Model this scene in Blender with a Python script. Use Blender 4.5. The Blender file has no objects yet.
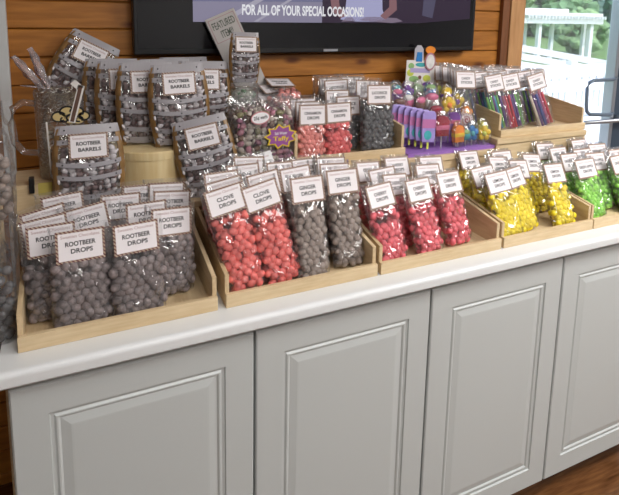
import bpy, math, random
from mathutils import Vector, Matrix, noise
random.seed(7)
SC = bpy.context.scene
COL = SC.collection
PI = math.pi

# ------------------------------------------------------------------ materials
MATS = {}
def nodes_of(m):
    m.use_nodes = True
    nt = m.node_tree
    return nt, nt.nodes['Principled BSDF']
def mat(name, col, rough=.5, metal=0., spec=.5, bump=0., bscale=40., var=0., vscale=8., emit=None, es=1.):
    if name in MATS: return MATS[name]
    m = bpy.data.materials.new(name); nt, b = nodes_of(m)
    b.inputs['Roughness'].default_value = rough
    b.inputs['Metallic'].default_value = metal
    b.inputs['Specular IOR Level'].default_value = spec
    tc = nt.nodes.new('ShaderNodeTexCoord')
    n = nt.nodes.new('ShaderNodeTexNoise'); n.inputs['Scale'].default_value = vscale
    n.inputs['Detail'].default_value = 4
    nt.links.new(tc.outputs['Object'], n.inputs['Vector'])
    r = nt.nodes.new('ShaderNodeValToRGB')
    r.color_ramp.elements[0].position = .3; r.color_ramp.elements[1].position = .7
    lo = [max(0, c*(1-var)) for c in col]; hi = [min(1, c*(1+var)) for c in col]
    r.color_ramp.elements[0].color = (*lo, 1); r.color_ramp.elements[1].color = (*hi, 1)
    nt.links.new(n.outputs['Fac'], r.inputs['Fac'])
    nt.links.new(r.outputs['Color'], b.inputs['Base Color'])
    if bump:
        n2 = nt.nodes.new('ShaderNodeTexNoise'); n2.inputs['Scale'].default_value = bscale
        nt.links.new(tc.outputs['Object'], n2.inputs['Vector'])
        bp = nt.nodes.new('ShaderNodeBump'); bp.inputs['Strength'].default_value = bump
        bp.inputs['Distance'].default_value = .002
        nt.links.new(n2.outputs['Fac'], bp.inputs['Height'])
        nt.links.new(bp.outputs['Normal'], b.inputs['Normal'])
    if emit:
        b.inputs['Emission Color'].default_value = (*emit, 1)
        b.inputs['Emission Strength'].default_value = es
    MATS[name] = m
    return m

def wood(name, c1, c2, axis='X', scale=6., rough=.5, ring=18., knots=False, gen='Object', darken=None):
    m = bpy.data.materials.new(name); nt, b = nodes_of(m)
    b.inputs['Roughness'].default_value = rough
    tc = nt.nodes.new('ShaderNodeTexCoord'); mp = nt.nodes.new('ShaderNodeMapping')
    sc = {'X': (.12, 1, 1), 'Y': (1, .12, 1), 'Z': (1, 1, .12)}[axis]
    mp.inputs['Scale'].default_value = [s*scale for s in sc]
    nt.links.new(tc.outputs[gen], mp.inputs['Vector'])
    n = nt.nodes.new('ShaderNodeTexNoise'); n.inputs['Scale'].default_value = 3; n.inputs['Detail'].default_value = 6
    n.inputs['Distortion'].default_value = .6
    nt.links.new(mp.outputs['Vector'], n.inputs['Vector'])
    w = nt.nodes.new('ShaderNodeTexNoise'); w.inputs['Scale'].default_value = ring; w.inputs['Detail'].default_value = 3
    nt.links.new(mp.outputs['Vector'], w.inputs['Vector'])
    mx = nt.nodes.new('ShaderNodeMath'); mx.operation = 'MULTIPLY_ADD'; mx.inputs[1].default_value = .45
    nt.links.new(w.outputs['Fac'], mx.inputs[0]); 
    m3 = nt.nodes.new('ShaderNodeMath'); m3.operation = 'MULTIPLY'; m3.inputs[1].default_value = .6
    nt.links.new(n.outputs['Fac'], m3.inputs[0]); nt.links.new(m3.outputs[0], mx.inputs[2])
    r = nt.nodes.new('ShaderNodeValToRGB')
    r.color_ramp.elements[0].position = .36; r.color_ramp.elements[1].position = .66
    r.color_ramp.elements[0].color = (*c1, 1); r.color_ramp.elements[1].color = (*c2, 1)
    nt.links.new(mx.outputs[0], r.inputs['Fac'])
    out = r.outputs['Color']
    if knots:
        mp2 = nt.nodes.new('ShaderNodeMapping'); mp2.inputs['Scale'].default_value = (2.2, 4., 5.5)
        nt.links.new(tc.outputs[gen], mp2.inputs['Vector'])
        v = nt.nodes.new('ShaderNodeTexVoronoi'); v.inputs['Scale'].default_value = 1.6
        nt.links.new(mp2.outputs['Vector'], v.inputs['Vector'])
        rk = nt.nodes.new('ShaderNodeValToRGB')
        rk.color_ramp.elements[0].position = .05; rk.color_ramp.elements[0].color = (.32, .22, .16, 1)
        rk.color_ramp.elements[1].position = .15; rk.color_ramp.elements[1].color = (1, 1, 1, 1)
        nt.links.new(v.outputs['Distance'], rk.inputs['Fac'])
        mm = nt.nodes.new('ShaderNodeMix'); mm.data_type = 'RGBA'; mm.blend_type = 'MULTIPLY'
        mm.inputs[0].default_value = 1
        nt.links.new(out, mm.inputs[6]); nt.links.new(rk.outputs['Color'], mm.inputs[7])
        out = mm.outputs[2]
    nt.links.new(out, b.inputs['Base Color'])
    bp = nt.nodes.new('ShaderNodeBump'); bp.inputs['Strength'].default_value = .15; bp.inputs['Distance'].default_value = .002
    nt.links.new(mx.outputs[0], bp.inputs['Height']); nt.links.new(bp.outputs['Normal'], b.inputs['Normal'])
    return m

def film_mat(name, tint=(1, 1, 1), haze=.05, gloss=.9, rough=.12, bump=.5, bscale=30):
    m = bpy.data.materials.new(name); m.use_nodes = True; nt = m.node_tree
    for n in list(nt.nodes): nt.nodes.remove(n)
    out = nt.nodes.new('ShaderNodeOutputMaterial')
    tr = nt.nodes.new('ShaderNodeBsdfTransparent'); tr.inputs['Color'].default_value = (*tint, 1)
    df = nt.nodes.new('ShaderNodeBsdfDiffuse'); df.inputs['Color'].default_value = (.85, .85, .87, 1)
    gl = nt.nodes.new('ShaderNodeBsdfGlossy'); gl.inputs['Roughness'].default_value = rough
    m1 = nt.nodes.new('ShaderNodeMixShader'); m1.inputs[0].default_value = haze
    nt.links.new(tr.outputs[0], m1.inputs[1]); nt.links.new(df.outputs[0], m1.inputs[2])
    fr = nt.nodes.new('ShaderNodeFresnel'); fr.inputs['IOR'].default_value = 1.5
    mu = nt.nodes.new('ShaderNodeMath'); mu.operation = 'MULTIPLY'; mu.inputs[1].default_value = gloss
    nt.links.new(fr.outputs[0], mu.inputs[0])
    cl = nt.nodes.new('ShaderNodeMath'); cl.operation = 'MINIMUM'; cl.inputs[1].default_value = .6
    nt.links.new(mu.outputs[0], cl.inputs[0])
    m2 = nt.nodes.new('ShaderNodeMixShader')
    nt.links.new(cl.outputs[0], m2.inputs[0]); nt.links.new(m1.outputs[0], m2.inputs[1]); nt.links.new(gl.outputs[0], m2.inputs[2])
    if bump:
        tc = nt.nodes.new('ShaderNodeTexCoord')
        mp = nt.nodes.new('ShaderNodeMapping'); mp.inputs['Scale'].default_value = (1, 1, .55); mp.inputs['Rotation'].default_value = (0, .5, 0)
        nt.links.new(tc.outputs['Object'], mp.inputs['Vector'])
        n2 = nt.nodes.new('ShaderNodeTexNoise'); n2.inputs['Scale'].default_value = bscale; n2.inputs['Distortion'].default_value = 2.2
        n2.inputs['Detail'].default_value = 1.
        nt.links.new(mp.outputs['Vector'], n2.inputs['Vector'])
        bp = nt.nodes.new('ShaderNodeBump'); bp.inputs['Strength'].default_value = bump; bp.inputs['Distance'].default_value = .02
        nt.links.new(n2.outputs['Fac'], bp.inputs['Height'])
        for q in (gl, fr): nt.links.new(bp.outputs['Normal'], q.inputs['Normal'])
    nt.links.new(m2.outputs[0], out.inputs['Surface'])
    MATS[name] = m
    return m

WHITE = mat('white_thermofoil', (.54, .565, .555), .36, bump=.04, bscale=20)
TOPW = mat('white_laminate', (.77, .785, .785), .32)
PINE = wood('pale_pine', (.58, .42, .23), (.76, .60, .38), 'X', 7)
PINEY = wood('pale_pine_side', (.56, .40, .22), (.74, .58, .36), 'Y', 7)
KEGW = wood('yellow_plywood', (.78, .58, .28), (.88, .72, .42), 'Z', 5)
WALLW = wood('knotty_pine_wall', (.28, .095, .012), (.54, .215, .036), 'X', 5, .45, 12, True)
TRIMW = wood('pine_trim', (.40, .19, .07), (.58, .32, .14), 'Z', 5, .45, 12)
TRIMD = wood('dark_pine_trim', (.15, .055, .02), (.24, .09, .03), 'Z', 5, .5)
BLACKP = mat('black_plastic', (.008, .008, .009), .42)
SCREEN = mat('tv_screen_glass', (.006, .006, .008), .16, spec=.6)
METAL = mat('brushed_metal', (.5, .52, .55), .35, .9)
BLUEM = mat('blue_grey_metal', (.19, .24, .30), .4, .3)
RACKW = mat('white_painted_metal', (.66, .68, .68), .4)
INK = mat('black_ink', (.02, .018, .02), .6)
INKP = mat('faded_pink_ink', (.42, .25, .25), .6)
WALLP = mat('painted_wall', (.42, .42, .42), .8)
CEILM = mat('ceiling_white', (.6, .6, .6), .9)
HOOP = mat('grey_printed_hoop', (.36, .34, .36), .35, var=.1)
HOOPT = mat('hoop_rivet', (.02, .015, .015), .5)
STAVE = mat('amber_printed_stave', (.25, .14, .05), .35, var=.35, vscale=30)
BDARK = mat('brown_wrapped_barrel', (.20, .13, .125), .3, var=.5, vscale=60)
BLITE = mat('cellophane_twist', (.74, .69, .71), .25, var=.3, vscale=60)
FILM = film_mat('clear_bag_film', haze=.04, gloss=1.7, rough=.06, bump=1., bscale=13)
CELLO = film_mat('pink_cellophane', (.95, .82, .82), haze=.25, gloss=1.3, rough=.15, bump=.6, bscale=50)
GLASSM = film_mat('clear_plastic_mug', (.99, .99, .98), haze=.05, gloss=1.2, rough=.05, bump=.1, bscale=12)
WINGL = film_mat('window_glass', (.95, .98, 1.), haze=0., gloss=.6, rough=.02, bump=0)

# striped paper label: cream card with a maroon, olive and cream twisted border
def label_mat():
    m = bpy.data.materials.new('striped_label_card'); nt, b = nodes_of(m)
    b.inputs['Roughness'].default_value = .45
    tc = nt.nodes.new('ShaderNodeTexCoord'); sp = nt.nodes.new('ShaderNodeSeparateXYZ')
    nt.links.new(tc.outputs['Object'], sp.inputs[0])
    def M(op, a, bb=None, c=None):
        n = nt.nodes.new('ShaderNodeMath'); n.operation = op
        for i, v in enumerate((a, bb, c)):
            if v is None: continue
            if isinstance(v, (int, float)): n.inputs[i].default_value = v
            else: nt.links.new(v, n.inputs[i])
        return n.outputs[0]
    ax = M('ABSOLUTE', sp.outputs[0]); az = M('ABSOLUTE', sp.outputs[2])
    bx = M('GREATER_THAN', ax, .0420); bz = M('GREATER_THAN', az, .0280)
    border = M('MAXIMUM', bx, bz)
    s = M('ADD', sp.outputs[0], sp.outputs[2]); s = M('MULTIPLY', s, 125.); fr = M('FRACT', M('ADD', s, 50.))
    r = nt.nodes.new('ShaderNodeValToRGB'); r.color_ramp.interpolation = 'CONSTANT'
    e = r.color_ramp.elements
    e[0].position = 0; e[0].color = (.11, .012, .015, 1)
    e[1].position = .52; e[1].color = (.72, .58, .42, 1)
    q = e.new(.74); q.color = (.13, .09, .03, 1)
    q = e.new(.88); q.color = (.75, .62, .52, 1)
    nt.links.new(fr, r.inputs['Fac'])
    mx = nt.nodes.new('ShaderNodeMix'); mx.data_type = 'RGBA'
    nt.links.new(border, mx.inputs[0]); mx.inputs[6].default_value = (.86, .815, .83, 1)
    nt.links.new(r.outputs['Color'], mx.inputs[7])
    nt.links.new(mx.outputs[2], b.inputs['Base Color'])
    return m
LABEL = label_mat()
PLAINL = mat('white_label_card', (.86, .84, .85), .45)

CANDY = {
 'rootbeer': mat('rootbeer_drop_sugar', (.25, .205, .20), .5, var=.35, vscale=90, bump=.5, bscale=300),
 'clove': mat('clove_drop_sugar', (.95, .19, .165), .4, var=.25, vscale=70, bump=.4, bscale=300),
 'ginger': mat('ginger_drop_sugar', (.36, .29, .25), .45, var=.3, vscale=90, bump=.5, bscale=300),
 'cherry': mat('cherry_drop_sugar', (.82, .15, .18), .4, var=.3, vscale=70, bump=.4, bscale=300),
 'lemon': mat('lemon_drop_sugar', (.92, .70, .02), .4, var=.2, vscale=70, bump=.4, bscale=300),
 'apple': mat('green_apple_drop_sugar', (.33, .70, .11), .4, var=.3, vscale=70, bump=.4, bscale=300),
 'cinnamon': mat('cinnamon_drop_sugar', (.90, .16, .16), .4, var=.3, vscale=70, bump=.4, bscale=300),
 'cinnamon_pale': mat('pale_cinnamon_drop_sugar', (.94, .31, .27), .4, var=.25, vscale=70, bump=.4, bscale=300),
 'licorice': mat('licorice_drop_sugar', (.13, .13, .135), .4, var=.4, vscale=90, bump=.5, bscale=300),
}

# ------------------------------------------------------------------ mesh helpers
class MB:
    def __init__(s): s.v = []; s.f = []; s.m = []
    def add(s, vs, fs, mi=0):
        b = len(s.v); s.v += [tuple(v) for v in vs]; s.f += [[b+i for i in f] for f in fs]; s.m += [mi]*len(fs)
    def box(s, x0, x1, y0, y1, z0, z1, mi=0, M=None):
        vs = [Vector((x, y, z)) for x in (x0, x1) for y in (y0, y1) for z in (z0, z1)]
        if M: vs = [M @ v for v in vs]
        s.add(vs, [(0, 1, 3, 2), (4, 6, 7, 5), (0, 4, 5, 1), (2, 3, 7, 6), (0, 2, 6, 4), (1, 5, 7, 3)], mi)
    def tube(s, pts, r, n=8, mi=0, cap=True):
        pts = [Vector(p) for p in pts]; rs = r if isinstance(r, (list, tuple)) else [r]*len(pts)
        rings = []
        for i, p in enumerate(pts):
            d = (pts[min(i+1, len(pts)-1)] - pts[max(i-1, 0)]).normalized()
            a = Vector((0, 0, 1)) if abs(d.z) < .9 else Vector((1, 0, 0))
            u = d.cross(a).normalized(); w = d.cross(u)
            rings.append([p + u*math.cos(2*PI*k/n)*rs[i] + w*math.sin(2*PI*k/n)*rs[i] for k in range(n)])
        vs = [v for rg in rings for v in rg]; fs = []
        for i in range(len(pts)-1):
            for k in range(n):
                fs.append((i*n+k, i*n+(k+1) % n, (i+1)*n+(k+1) % n, (i+1)*n+k))
        if cap: fs.append(tuple(range(n))[::-1]); fs.append(tuple((len(pts)-1)*n+k for k in range(n)))
        s.add(vs, fs, mi)
    def lathe(s, prof, n=32, mi=0, c=(0, 0, 0)):
        vs = []; fs = []
        for r, z in prof:
            for k in range(n): vs.append((c[0]+r*math.cos(2*PI*k/n), c[1]+r*math.sin(2*PI*k/n), c[2]+z))
        for i in range(len(prof)-1):
            for k in range(n): fs.append((i*n+k, i*n+(k+1) % n, (i+1)*n+(k+1) % n, (i+1)*n+k))
        s.add(vs, fs, mi)
    def ell(s, c, r, M=None, n=8, m=6, mi=0):
        vs = []; fs = []
        for i in range(m+1):
            t = PI*i/m
            for k in range(n):
                v = Vector((r[0]*math.sin(t)*math.cos(2*PI*k/n), r[1]*math.sin(t)*math.sin(2*PI*k/n), r[2]*math.cos(t)))
                if M: v = M @ v
                vs.append(v + Vector(c))
        for i in range(m):
            for k in range(n): fs.append((i*n+k, (i+1)*n+k, (i+1)*n+(k+1) % n, i*n+(k+1) % n))
        s.add(vs, fs, mi)
    def prism(s, pts, y0, y1, mi=0):   # outline in xz extruded in y
        n = len(pts)
        vs = [(x, y0, z) for x, z in pts] + [(x, y1, z) for x, z in pts]
        fs = [tuple(range(n)), tuple(range(2*n-1, n-1, -1))] + [(i, n+i, n+(i+1) % n, (i+1) % n) for i in range(n)]
        s.add(vs, fs, mi)
    def mesh(s, name, mats, smooth=True, bevel=0):
        me = bpy.data.meshes.new(name); me.from_pydata(s.v, [], s.f)
        for m in (mats if isinstance(mats, (list, tuple)) else [mats]): me.materials.append(m)
        me.polygons.foreach_set('material_index', s.m)
        if smooth: me.polygons.foreach_set('use_smooth', [True]*len(s.f))
        me.validate(); me.update()
        return me
def link(name, me, parent=None, loc=(0, 0, 0), rot=(0, 0, 0)):
    o = bpy.data.objects.new(name, me); COL.objects.link(o)
    o.location = loc; o.rotation_euler = rot
    if parent: o.parent = parent
    return o
def bevel(o, w=.002, seg=2):
    b = o.modifiers.new('bevel', 'BEVEL'); b.width = w; b.segments = seg; b.limit_method = 'ANGLE'
    return o
def build(name, mb, mats, parent=None, loc=(0, 0, 0), rot=(0, 0, 0), smooth=False, bev=0):
    o = link(name, mb.mesh(name, mats, smooth), parent, loc, rot)
    if bev: bevel(o, bev)
    return o
def tag(o, label, cat, group=None, kind=None):
    o['label'] = label; o['category'] = cat
    if group: o['group'] = group
    if kind: o['kind'] = kind
    return o
def thing(name, label, cat, loc=(0, 0, 0), rot=(0, 0, 0), group=None):
    o = bpy.data.objects.new(name, None); COL.objects.link(o); o.location = loc; o.rotation_euler = rot
    o.empty_display_size = .05
    return tag(o, label, cat, group)
def struct(name, mb, mats, smooth=False, bev=0):
    o = build(name, mb, mats, smooth=smooth, bev=bev); o['kind'] = 'structure'
    return o

TXT = {}
def text_mesh(s, width, bold=.0, height=None, mat_=INK):
    key = (s, width, bold, height, mat_.name)
    if key in TXT: return TXT[key]
    cu = bpy.data.curves.new('lettering', 'FONT'); cu.body = s; cu.align_x = 'CENTER'; cu.align_y = 'CENTER'
    cu.size = 1; cu.offset = bold; cu.extrude = 0; cu.resolution_u = 3; cu.space_line = .95
    o = bpy.data.objects.new('t', cu); COL.objects.link(o)
    dg = bpy.context.evaluated_depsgraph_get(); dg.update()
    me = bpy.data.meshes.new_from_object(o.evaluated_get(dg))
    bpy.data.objects.remove(o)
    xs = [v.co.x for v in me.vertices]; ys = [v.co.y for v in me.vertices]
    w = max(xs)-min(xs); h = max(ys)-min(ys); cx = (max(xs)+min(xs))/2; cy = (max(ys)+min(ys))/2
    k = width/w; kz = (height/h) if height else k
    for v in me.vertices: v.co = Vector(((v.co.x-cx)*k, 0, (v.co.y-cy)*kz))
    me.materials.clear(); me.materials.append(mat_); me.name = 'lettering'
    TXT[key] = me
    return me

def join_meshes(parts, name, mats):   # parts: (mesh, offset, material index)
    mb = MB()
    for me, off, mi in parts:
        mb.add([Vector(v.co)+Vector(off) for v in me.vertices], [list(p.vertices) for p in me.polygons], mi)
    return mb.mesh(name, mats, False)

# ------------------------------------------------------------------ room shell
YW = .80
mb = MB()
z = 1.41696-.09767*0   # plank seams, recomputed for the wall plane below
PL = .0868; Z0 = 1.430
k0 = -17
for k in range(k0, 15):
    za, zb = Z0+k*PL+.0016, Z0+(k+1)*PL-.0016
    if za > 2.6: break
    za = max(za, 0); zb = min(zb, 2.6)
    # tongue and groove board with eased edges
    vs = []
    for x in (-1.6, 1.88):
        vs += [(x, YW+.02, za), (x, YW+.003, za), (x, YW, za+.003), (x, YW, zb-.003), (x, YW+.003, zb), (x, YW+.02, zb)]
    mb.add(vs, [(i, i+1, i+7, i+6) for i in range(5)] + [(0, 5, 4, 3, 2, 1), (6, 7, 8, 9, 10, 11)])
mb.box(-1.6, 1.88, YW+.018, YW+.1, 0, 2.6)
struct('wall_back', mb, WALLW)
mb = MB(); mb.box(1.995, 4.4, YW, YW+.1, 2.25, 2.6); mb.box(1.995, 2.66, YW, YW+.1, 0, .06); mb.box(3.9, 4.4, YW, YW+.1, 0, 2.6)
struct('wall_window_surround', mb, WALLW).name = 'wall_back_right'
mb = MB(); mb.box(1.873, 1.912, YW-.022, YW+.1, 0, 2.6)
struct('trim_1', mb, TRIMD, bev=.002)
mb = MB(); mb.box(1.912, 1.995, YW-.03, YW+.1, 0, 2.6)
struct('trim_2', mb, TRIMW, bev=.003)
mb = MB(); mb.box(-1.6, 4.4, -4.2, YW+.1, -.05, 0)
FLOOR = wood('brown_wood_floor', (.07, .027, .010), (.20, .085, .03), 'X', 7, .22, 14)
struct('floor', mb, FLOOR)
mb = MB(); mb.box(-1.6, 4.4, -4.2, YW+.1, 2.6, 2.66)
struct('ceiling', mb, CEILM)
mb = MB(); mb.box(-1.66, -1.6, -4.2, YW+.1, 0, 2.6); struct('wall_left', mb, WALLP)
mb = MB(); mb.box(4.4, 4.46, -4.2, YW+.1, 0, 2.6); struct('wall_right', mb, WALLP)
mb = MB(); mb.box(-1.66, 4.46, -4.26, -4.2, 0, 2.6); struct('wall_front', mb, WALLP)

# fixed window pane beside the post
w = thing('window_1', 'glass', 'window'); del w['label'], w['category']; w['kind'] = 'structure'
mb = MB(); mb.box(1.995, 2.66, YW+.045, YW+.051, .06, 2.25); build('pane', mb, WINGL, w)
mb = MB(); mb.box(1.995, 2.0, YW+.02, YW+.08, .06, 2.25); mb.box(2.0, 2.66, YW+.02, YW+.08, .06, .10)
build('window_frame', mb, BLUEM, w, bev=.002)
# glass door to the deck
d = thing('door_1', 'x', 'x'); del d['label'], d['category']; d['kind'] = 'structure'
mb = MB(); mb.box(2.665, 2.69, YW-.005, YW+.055, 0, 2.25); build('door_jamb', mb, METAL, d, bev=.003)
mb = MB(); mb.box(2.692, 2.79, YW+.01, YW+.06, .0, 2.2); mb.box(3.78, 3.9, YW+.01, YW+.06, 0, 2.2)
mb.box(2.79, 3.78, YW+.01, YW+.06, 0, .2); mb.box(2.79, 3.78, YW+.01, YW+.06, 2.1, 2.2)
build('door_frame', mb, mat('dark_blue_frame', (.07, .10, .14), .35, .3), d, bev=.003)
mb = MB(); mb.box(2.79, 3.78, YW+.032, YW+.038, .2, 2.1); build('pane', mb, WINGL, d)
mb = MB()
pts = [(2.585, YW-.01, 1.268)] + [(2.50-.035*math.sin(a), YW-.06, 1.233+.035*math.cos(a)) for a in [0, .5, 1., PI/2]]
pts = [(2.70, YW+.01, 1.278), (2.60, YW-.05, 1.281), (2.45, YW-.055, 1.281), (2.422, YW-.055, 1.271), (2.41, YW-.055, 1.244), (2.415, YW-.055, 1.164), (2.422, YW-.055, 1.129), (2.445, YW-.055, 1.112), (2.60, YW-.05, 1.098), (2.70, YW+.01, 1.092)]
mb.tube(pts, .009, 10); build('door_pull', mb, BLUEM, d, smooth=True)
mb = MB(); mb.tube([(2.425, YW-.05, 1.070), (3.85, YW-.05, 1.045)], .011, 12); mb.box(2.71, 2.75, YW-.05, YW+.01, 1.05, 1.08)
build('push_bar', mb, METAL, d, smooth=True)

# ceiling light panels
def lightpanel(x, y, sx, sy, e, lab):
    t = thing('ceiling_light', lab, 'ceiling light', (x, y, 2.6), group='ceiling light panels')
    mb = MB()
    mb.box(-sx/2-.03, sx/2+.03, -sy/2-.03, -sy/2, -.03, 0); mb.box(-sx/2-.03, sx/2+.03, sy/2, sy/2+.03, -.03, 0)
    mb.box(-sx/2-.03, -sx/2, -sy/2, sy/2, -.03, 0); mb.box(sx/2, sx/2+.03, -sy/2, sy/2, -.03, 0)
    build('light_frame', mb, RACKW, t)
    mb = MB(); mb.box(-sx/2, sx/2, -sy/2, sy/2, -.02, -.012)
    build('diffuser', mb, mat('lamp_diffuser', (.9, .9, .9), .6, emit=(1, .98, .95), es=5.), t)
    l = bpy.data.lights.new('lamp', 'AREA'); l.shape = 'RECTANGLE'; l.size = sx; l.size_y = sy; l.energy = e; l.color = (1, .985, .97)
    o = bpy.data.objects.new('lamp', l); COL.objects.link(o); o.parent = t; o.location = (0, 0, -.035)
lightpanel(.7, -1.5, 1.2, .6, 17, 'ceiling light panel above the aisle in front of the cabinets')
lightpanel(2.5, -1.0, 1.2, .6, 60, 'ceiling light panel over the right end of the aisle')
lightpanel(1.5, -2.9, 1.2, .6, 46, 'ceiling light panel at the back of the shop')

# ------------------------------------------------------------------ counter and cabinets
W = .49185
CL0, CR0 = -.012, 4*W+.02
def door_mesh(w, h):
    mb = MB(); rings = []
    prof = [(0, .018), (0, .003), (.003, 0), (.066, 0), (.0675, .0045), (.074, .005), (.078, .0015), (.081, .0015), (.085, .005), (.104, .0012), (.108, .001)]
    for ins, y in prof:
        rings.append([(ins, y, ins), (w-ins, y, ins), (w-ins, y, h-ins), (ins, y, h-ins)])
    vs = [v for r in rings for v in r]; fs = []
    for i in range(len(rings)-1):
        for k in range(4): fs.append((i*4+k, i*4+(k+1) % 4, (i+1)*4+(k+1) % 4, (i+1)*4+k))
    n = (len(rings)-1)*4; fs.append((n, n+1, n+2, n+3)); fs.append((3, 2, 1, 0))
    mb.add(vs, fs)
    return mb.mesh('door', WHITE, False)
dme = door_mesh(W-.006, .775)
cabs = ['white two-door cabinet under the root beer and clove trays, left half of the counter',
        'white two-door cabinet under the cherry and lemon trays, right half of the counter']
for c in range(2):
    x0 = 2*c*W
    t = thing('cabinet', cabs[c], 'cabinet', (x0, 0, 0), group='white base cabinets')
    mb = MB(); mb.box(.0015 if c else 0, 2*W-.0015, .019, .76, .09, .885); mb.box(.0, 2*W-.002, .075, .74, 0, .09)
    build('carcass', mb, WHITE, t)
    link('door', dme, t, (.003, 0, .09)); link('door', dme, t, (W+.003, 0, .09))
mb = MB()
R_ = .012; prof = [(-.028, .902)]
prof = [(.79, .886), (-.022, .886), (-.028, .892)] + [(-.028+R_*(1-math.cos(a)), .908+R_*math.sin(a)) for a in [0, .3, .6, .9, 1.2, PI/2]] + [(.79, .92)]
n = len(prof); vs = [(CL0, y, z) for y, z in prof] + [(CR0, y, z) for y, z in prof]
mb.add(vs, [tuple(range(n)), tuple(range(2*n-1, n-1, -1))] + [(i, i+n, (i+1) % n+n, (i+1) % n) for i in range(n)])
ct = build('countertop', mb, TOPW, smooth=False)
tag(ct, 'long white laminate countertop with rounded front edge above the cabinets', 'countertop')

# ------------------------------------------------------------------ wooden trays
def tray(x, y, z, w, dpt, label, hf=.032, hs0=.075, hs1=.125, group='pale wooden candy trays', step=0):
    t = thing('wooden_tray', label, 'tray', (x, y, z), group=group)
    th = .010
    mb = MB(); mb.box(0, w, 0, .012, 0, hf); build('front_board', mb, PINE, t, bev=.0012)
    for s in (0, 1):
        mb = MB(); xx = 0 if s == 0 else w-th
        pts = [(.0125, 0), (dpt, 0), (dpt, hs1), (.0125, hs0)]
        vs = [(xx, a, b) for a, b in pts] + [(xx+th, a, b) for a, b in pts]
        mb.add(vs, [(0, 1, 2, 3), (7, 6, 5, 4), (0, 4, 5, 1), (1, 5, 6, 2), (2, 6, 7, 3), (3, 7, 4, 0)])
        build('side_board', mb, PINEY, t, bev=.001)
    mb = MB(); mb.box(th, w-th, .012, dpt, 0, .009); build('tray_floor', mb, PINEY, t)
    mb = MB(); mb.box(th, w-th, dpt-.008, dpt, .0095, hs1-.01); build('back_board', mb, PINE, t)
    return t
TRW = [(.020, .395, 'pale wooden tray holding the root beer drops, leftmost on the counter'),
       (.434, .398, 'pale wooden tray holding the clove and ginger drops, second on the counter'),
       (.842, .406, 'pale wooden tray holding the cherry drops, third on the counter'),
       (1.257, .372, 'pale wooden tray holding the yellow lemon drops, fourth on the counter'),
       (1.634, .345, 'pale wooden tray holding the green apple drops at the right end')]
for x, w_, l in TRW: tray(x, .033, .9205, w_, .335, l)

def riser(x0, x1, y0, y1, z0, z1, label, thick=.02):
    t = thing('wooden_riser', label, 'riser', (x0, y0, z0), group='wooden risers at the back of the counter')
    w_ = x1-x0; d_ = y1-y0; h = z1-z0
    mb = MB(); mb.box(0, w_, 0, d_, h-thick, h); build('riser_top', mb, PINE, t, bev=.002)
    mb = MB(); mb.box(.002, w_-.002, .006, .018, 0, h-thick-.0005); build('riser_front', mb, PINE, t)
    for s in (0, 1):
        mb = MB(); mb.box(.002 if not s else w_-.017, .017 if not s else w_-.002, .0185, d_-.005, 0, h-thick-.0005)
        build('riser_side', mb, PINEY, t)
riser(.0, .553, .378, .76, .9205, 1.06, 'low pine riser under the root beer barrel bags, behind the leftmost tray')
riser(.557, 1.13, .378, .76, .9205, 1.118, 'pine riser under the small cinnamon and licorice tray')
riser(1.134, 1.52, .378, .76, .9205, 1.11, 'pine riser under the colourful lollipop display')
riser(1.524, 1.985, .378, .76, .9205, 1.146, 'pine riser at the right under the candy stick tray, beside the window')
tray(.745, .395, 1.1185, .395, .33, 'small pale wooden tray holding cinnamon and licorice drops on the riser', hf=.028, hs0=.10, hs1=.14)
tray(1.553, .395, 1.1465, .44, .33, 'pale wooden tray full of candy stick bags, beside the window', hf=.026, hs0=.085, hs1=.12)

# ------------------------------------------------------------------ candy bags
def label_mesh(plain=False, sc=1.):
    mb = MB(); mb.box(-.047*sc, .047*sc, -.0004, .0004, -.033*sc, .033*sc)
    return mb.mesh('label_card', PLAINL if plain else LABEL, False)
LCARD = label_mesh(); LPLAIN = label_mesh(True)
LET = {}
def letters(kind):
    if kind in LET: return LET[kind]
    tops = {'rootbeer': ('ROOTBEER', 'DROPS'), 'clove': ('CLOVE', 'DROPS'), 'ginger': ('GINGER', 'DROPS'), 'cherry': ('CHERRY', 'DROPS'),
            'lemon': ('LEMON', 'DROPS'), 'apple': ('GREEN APPLE', 'DROPS'), 'cinnamon': ('CINNAMON', 'DROPS'), 'cinnamon_pale': ('CINNAMON', 'DROPS'),
            'licorice': ('LICORICE', 'DROPS'), 'barrel': ('ROOTBEER', 'BARRELS'), 'stick': ('CANDY', 'STICKS')}
    a, b = tops[kind]
    bold = .035 if kind == 'barrel' else .026
    wa = {8: .058, 5: .042, 6: .046, 11: .066}[len(a)]
    parts = [(text_mesh(a, wa, bold, .0098), (0, -.0007, .0055 if kind != 'barrel' else .007), 0),
             (text_mesh(b, .042 if b == 'DROPS' else .054, bold, .0098), (.002, -.0007, -.0095 if kind != 'barrel' else -.009), 0),
             (text_mesh('Sweeties Chocolates', .074, 0, .0062), (0, -.0007, .021), 1)]
    me = join_meshes(parts, 'lettering', [INK, INKP])
    LET[kind] = me
    return me

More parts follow.
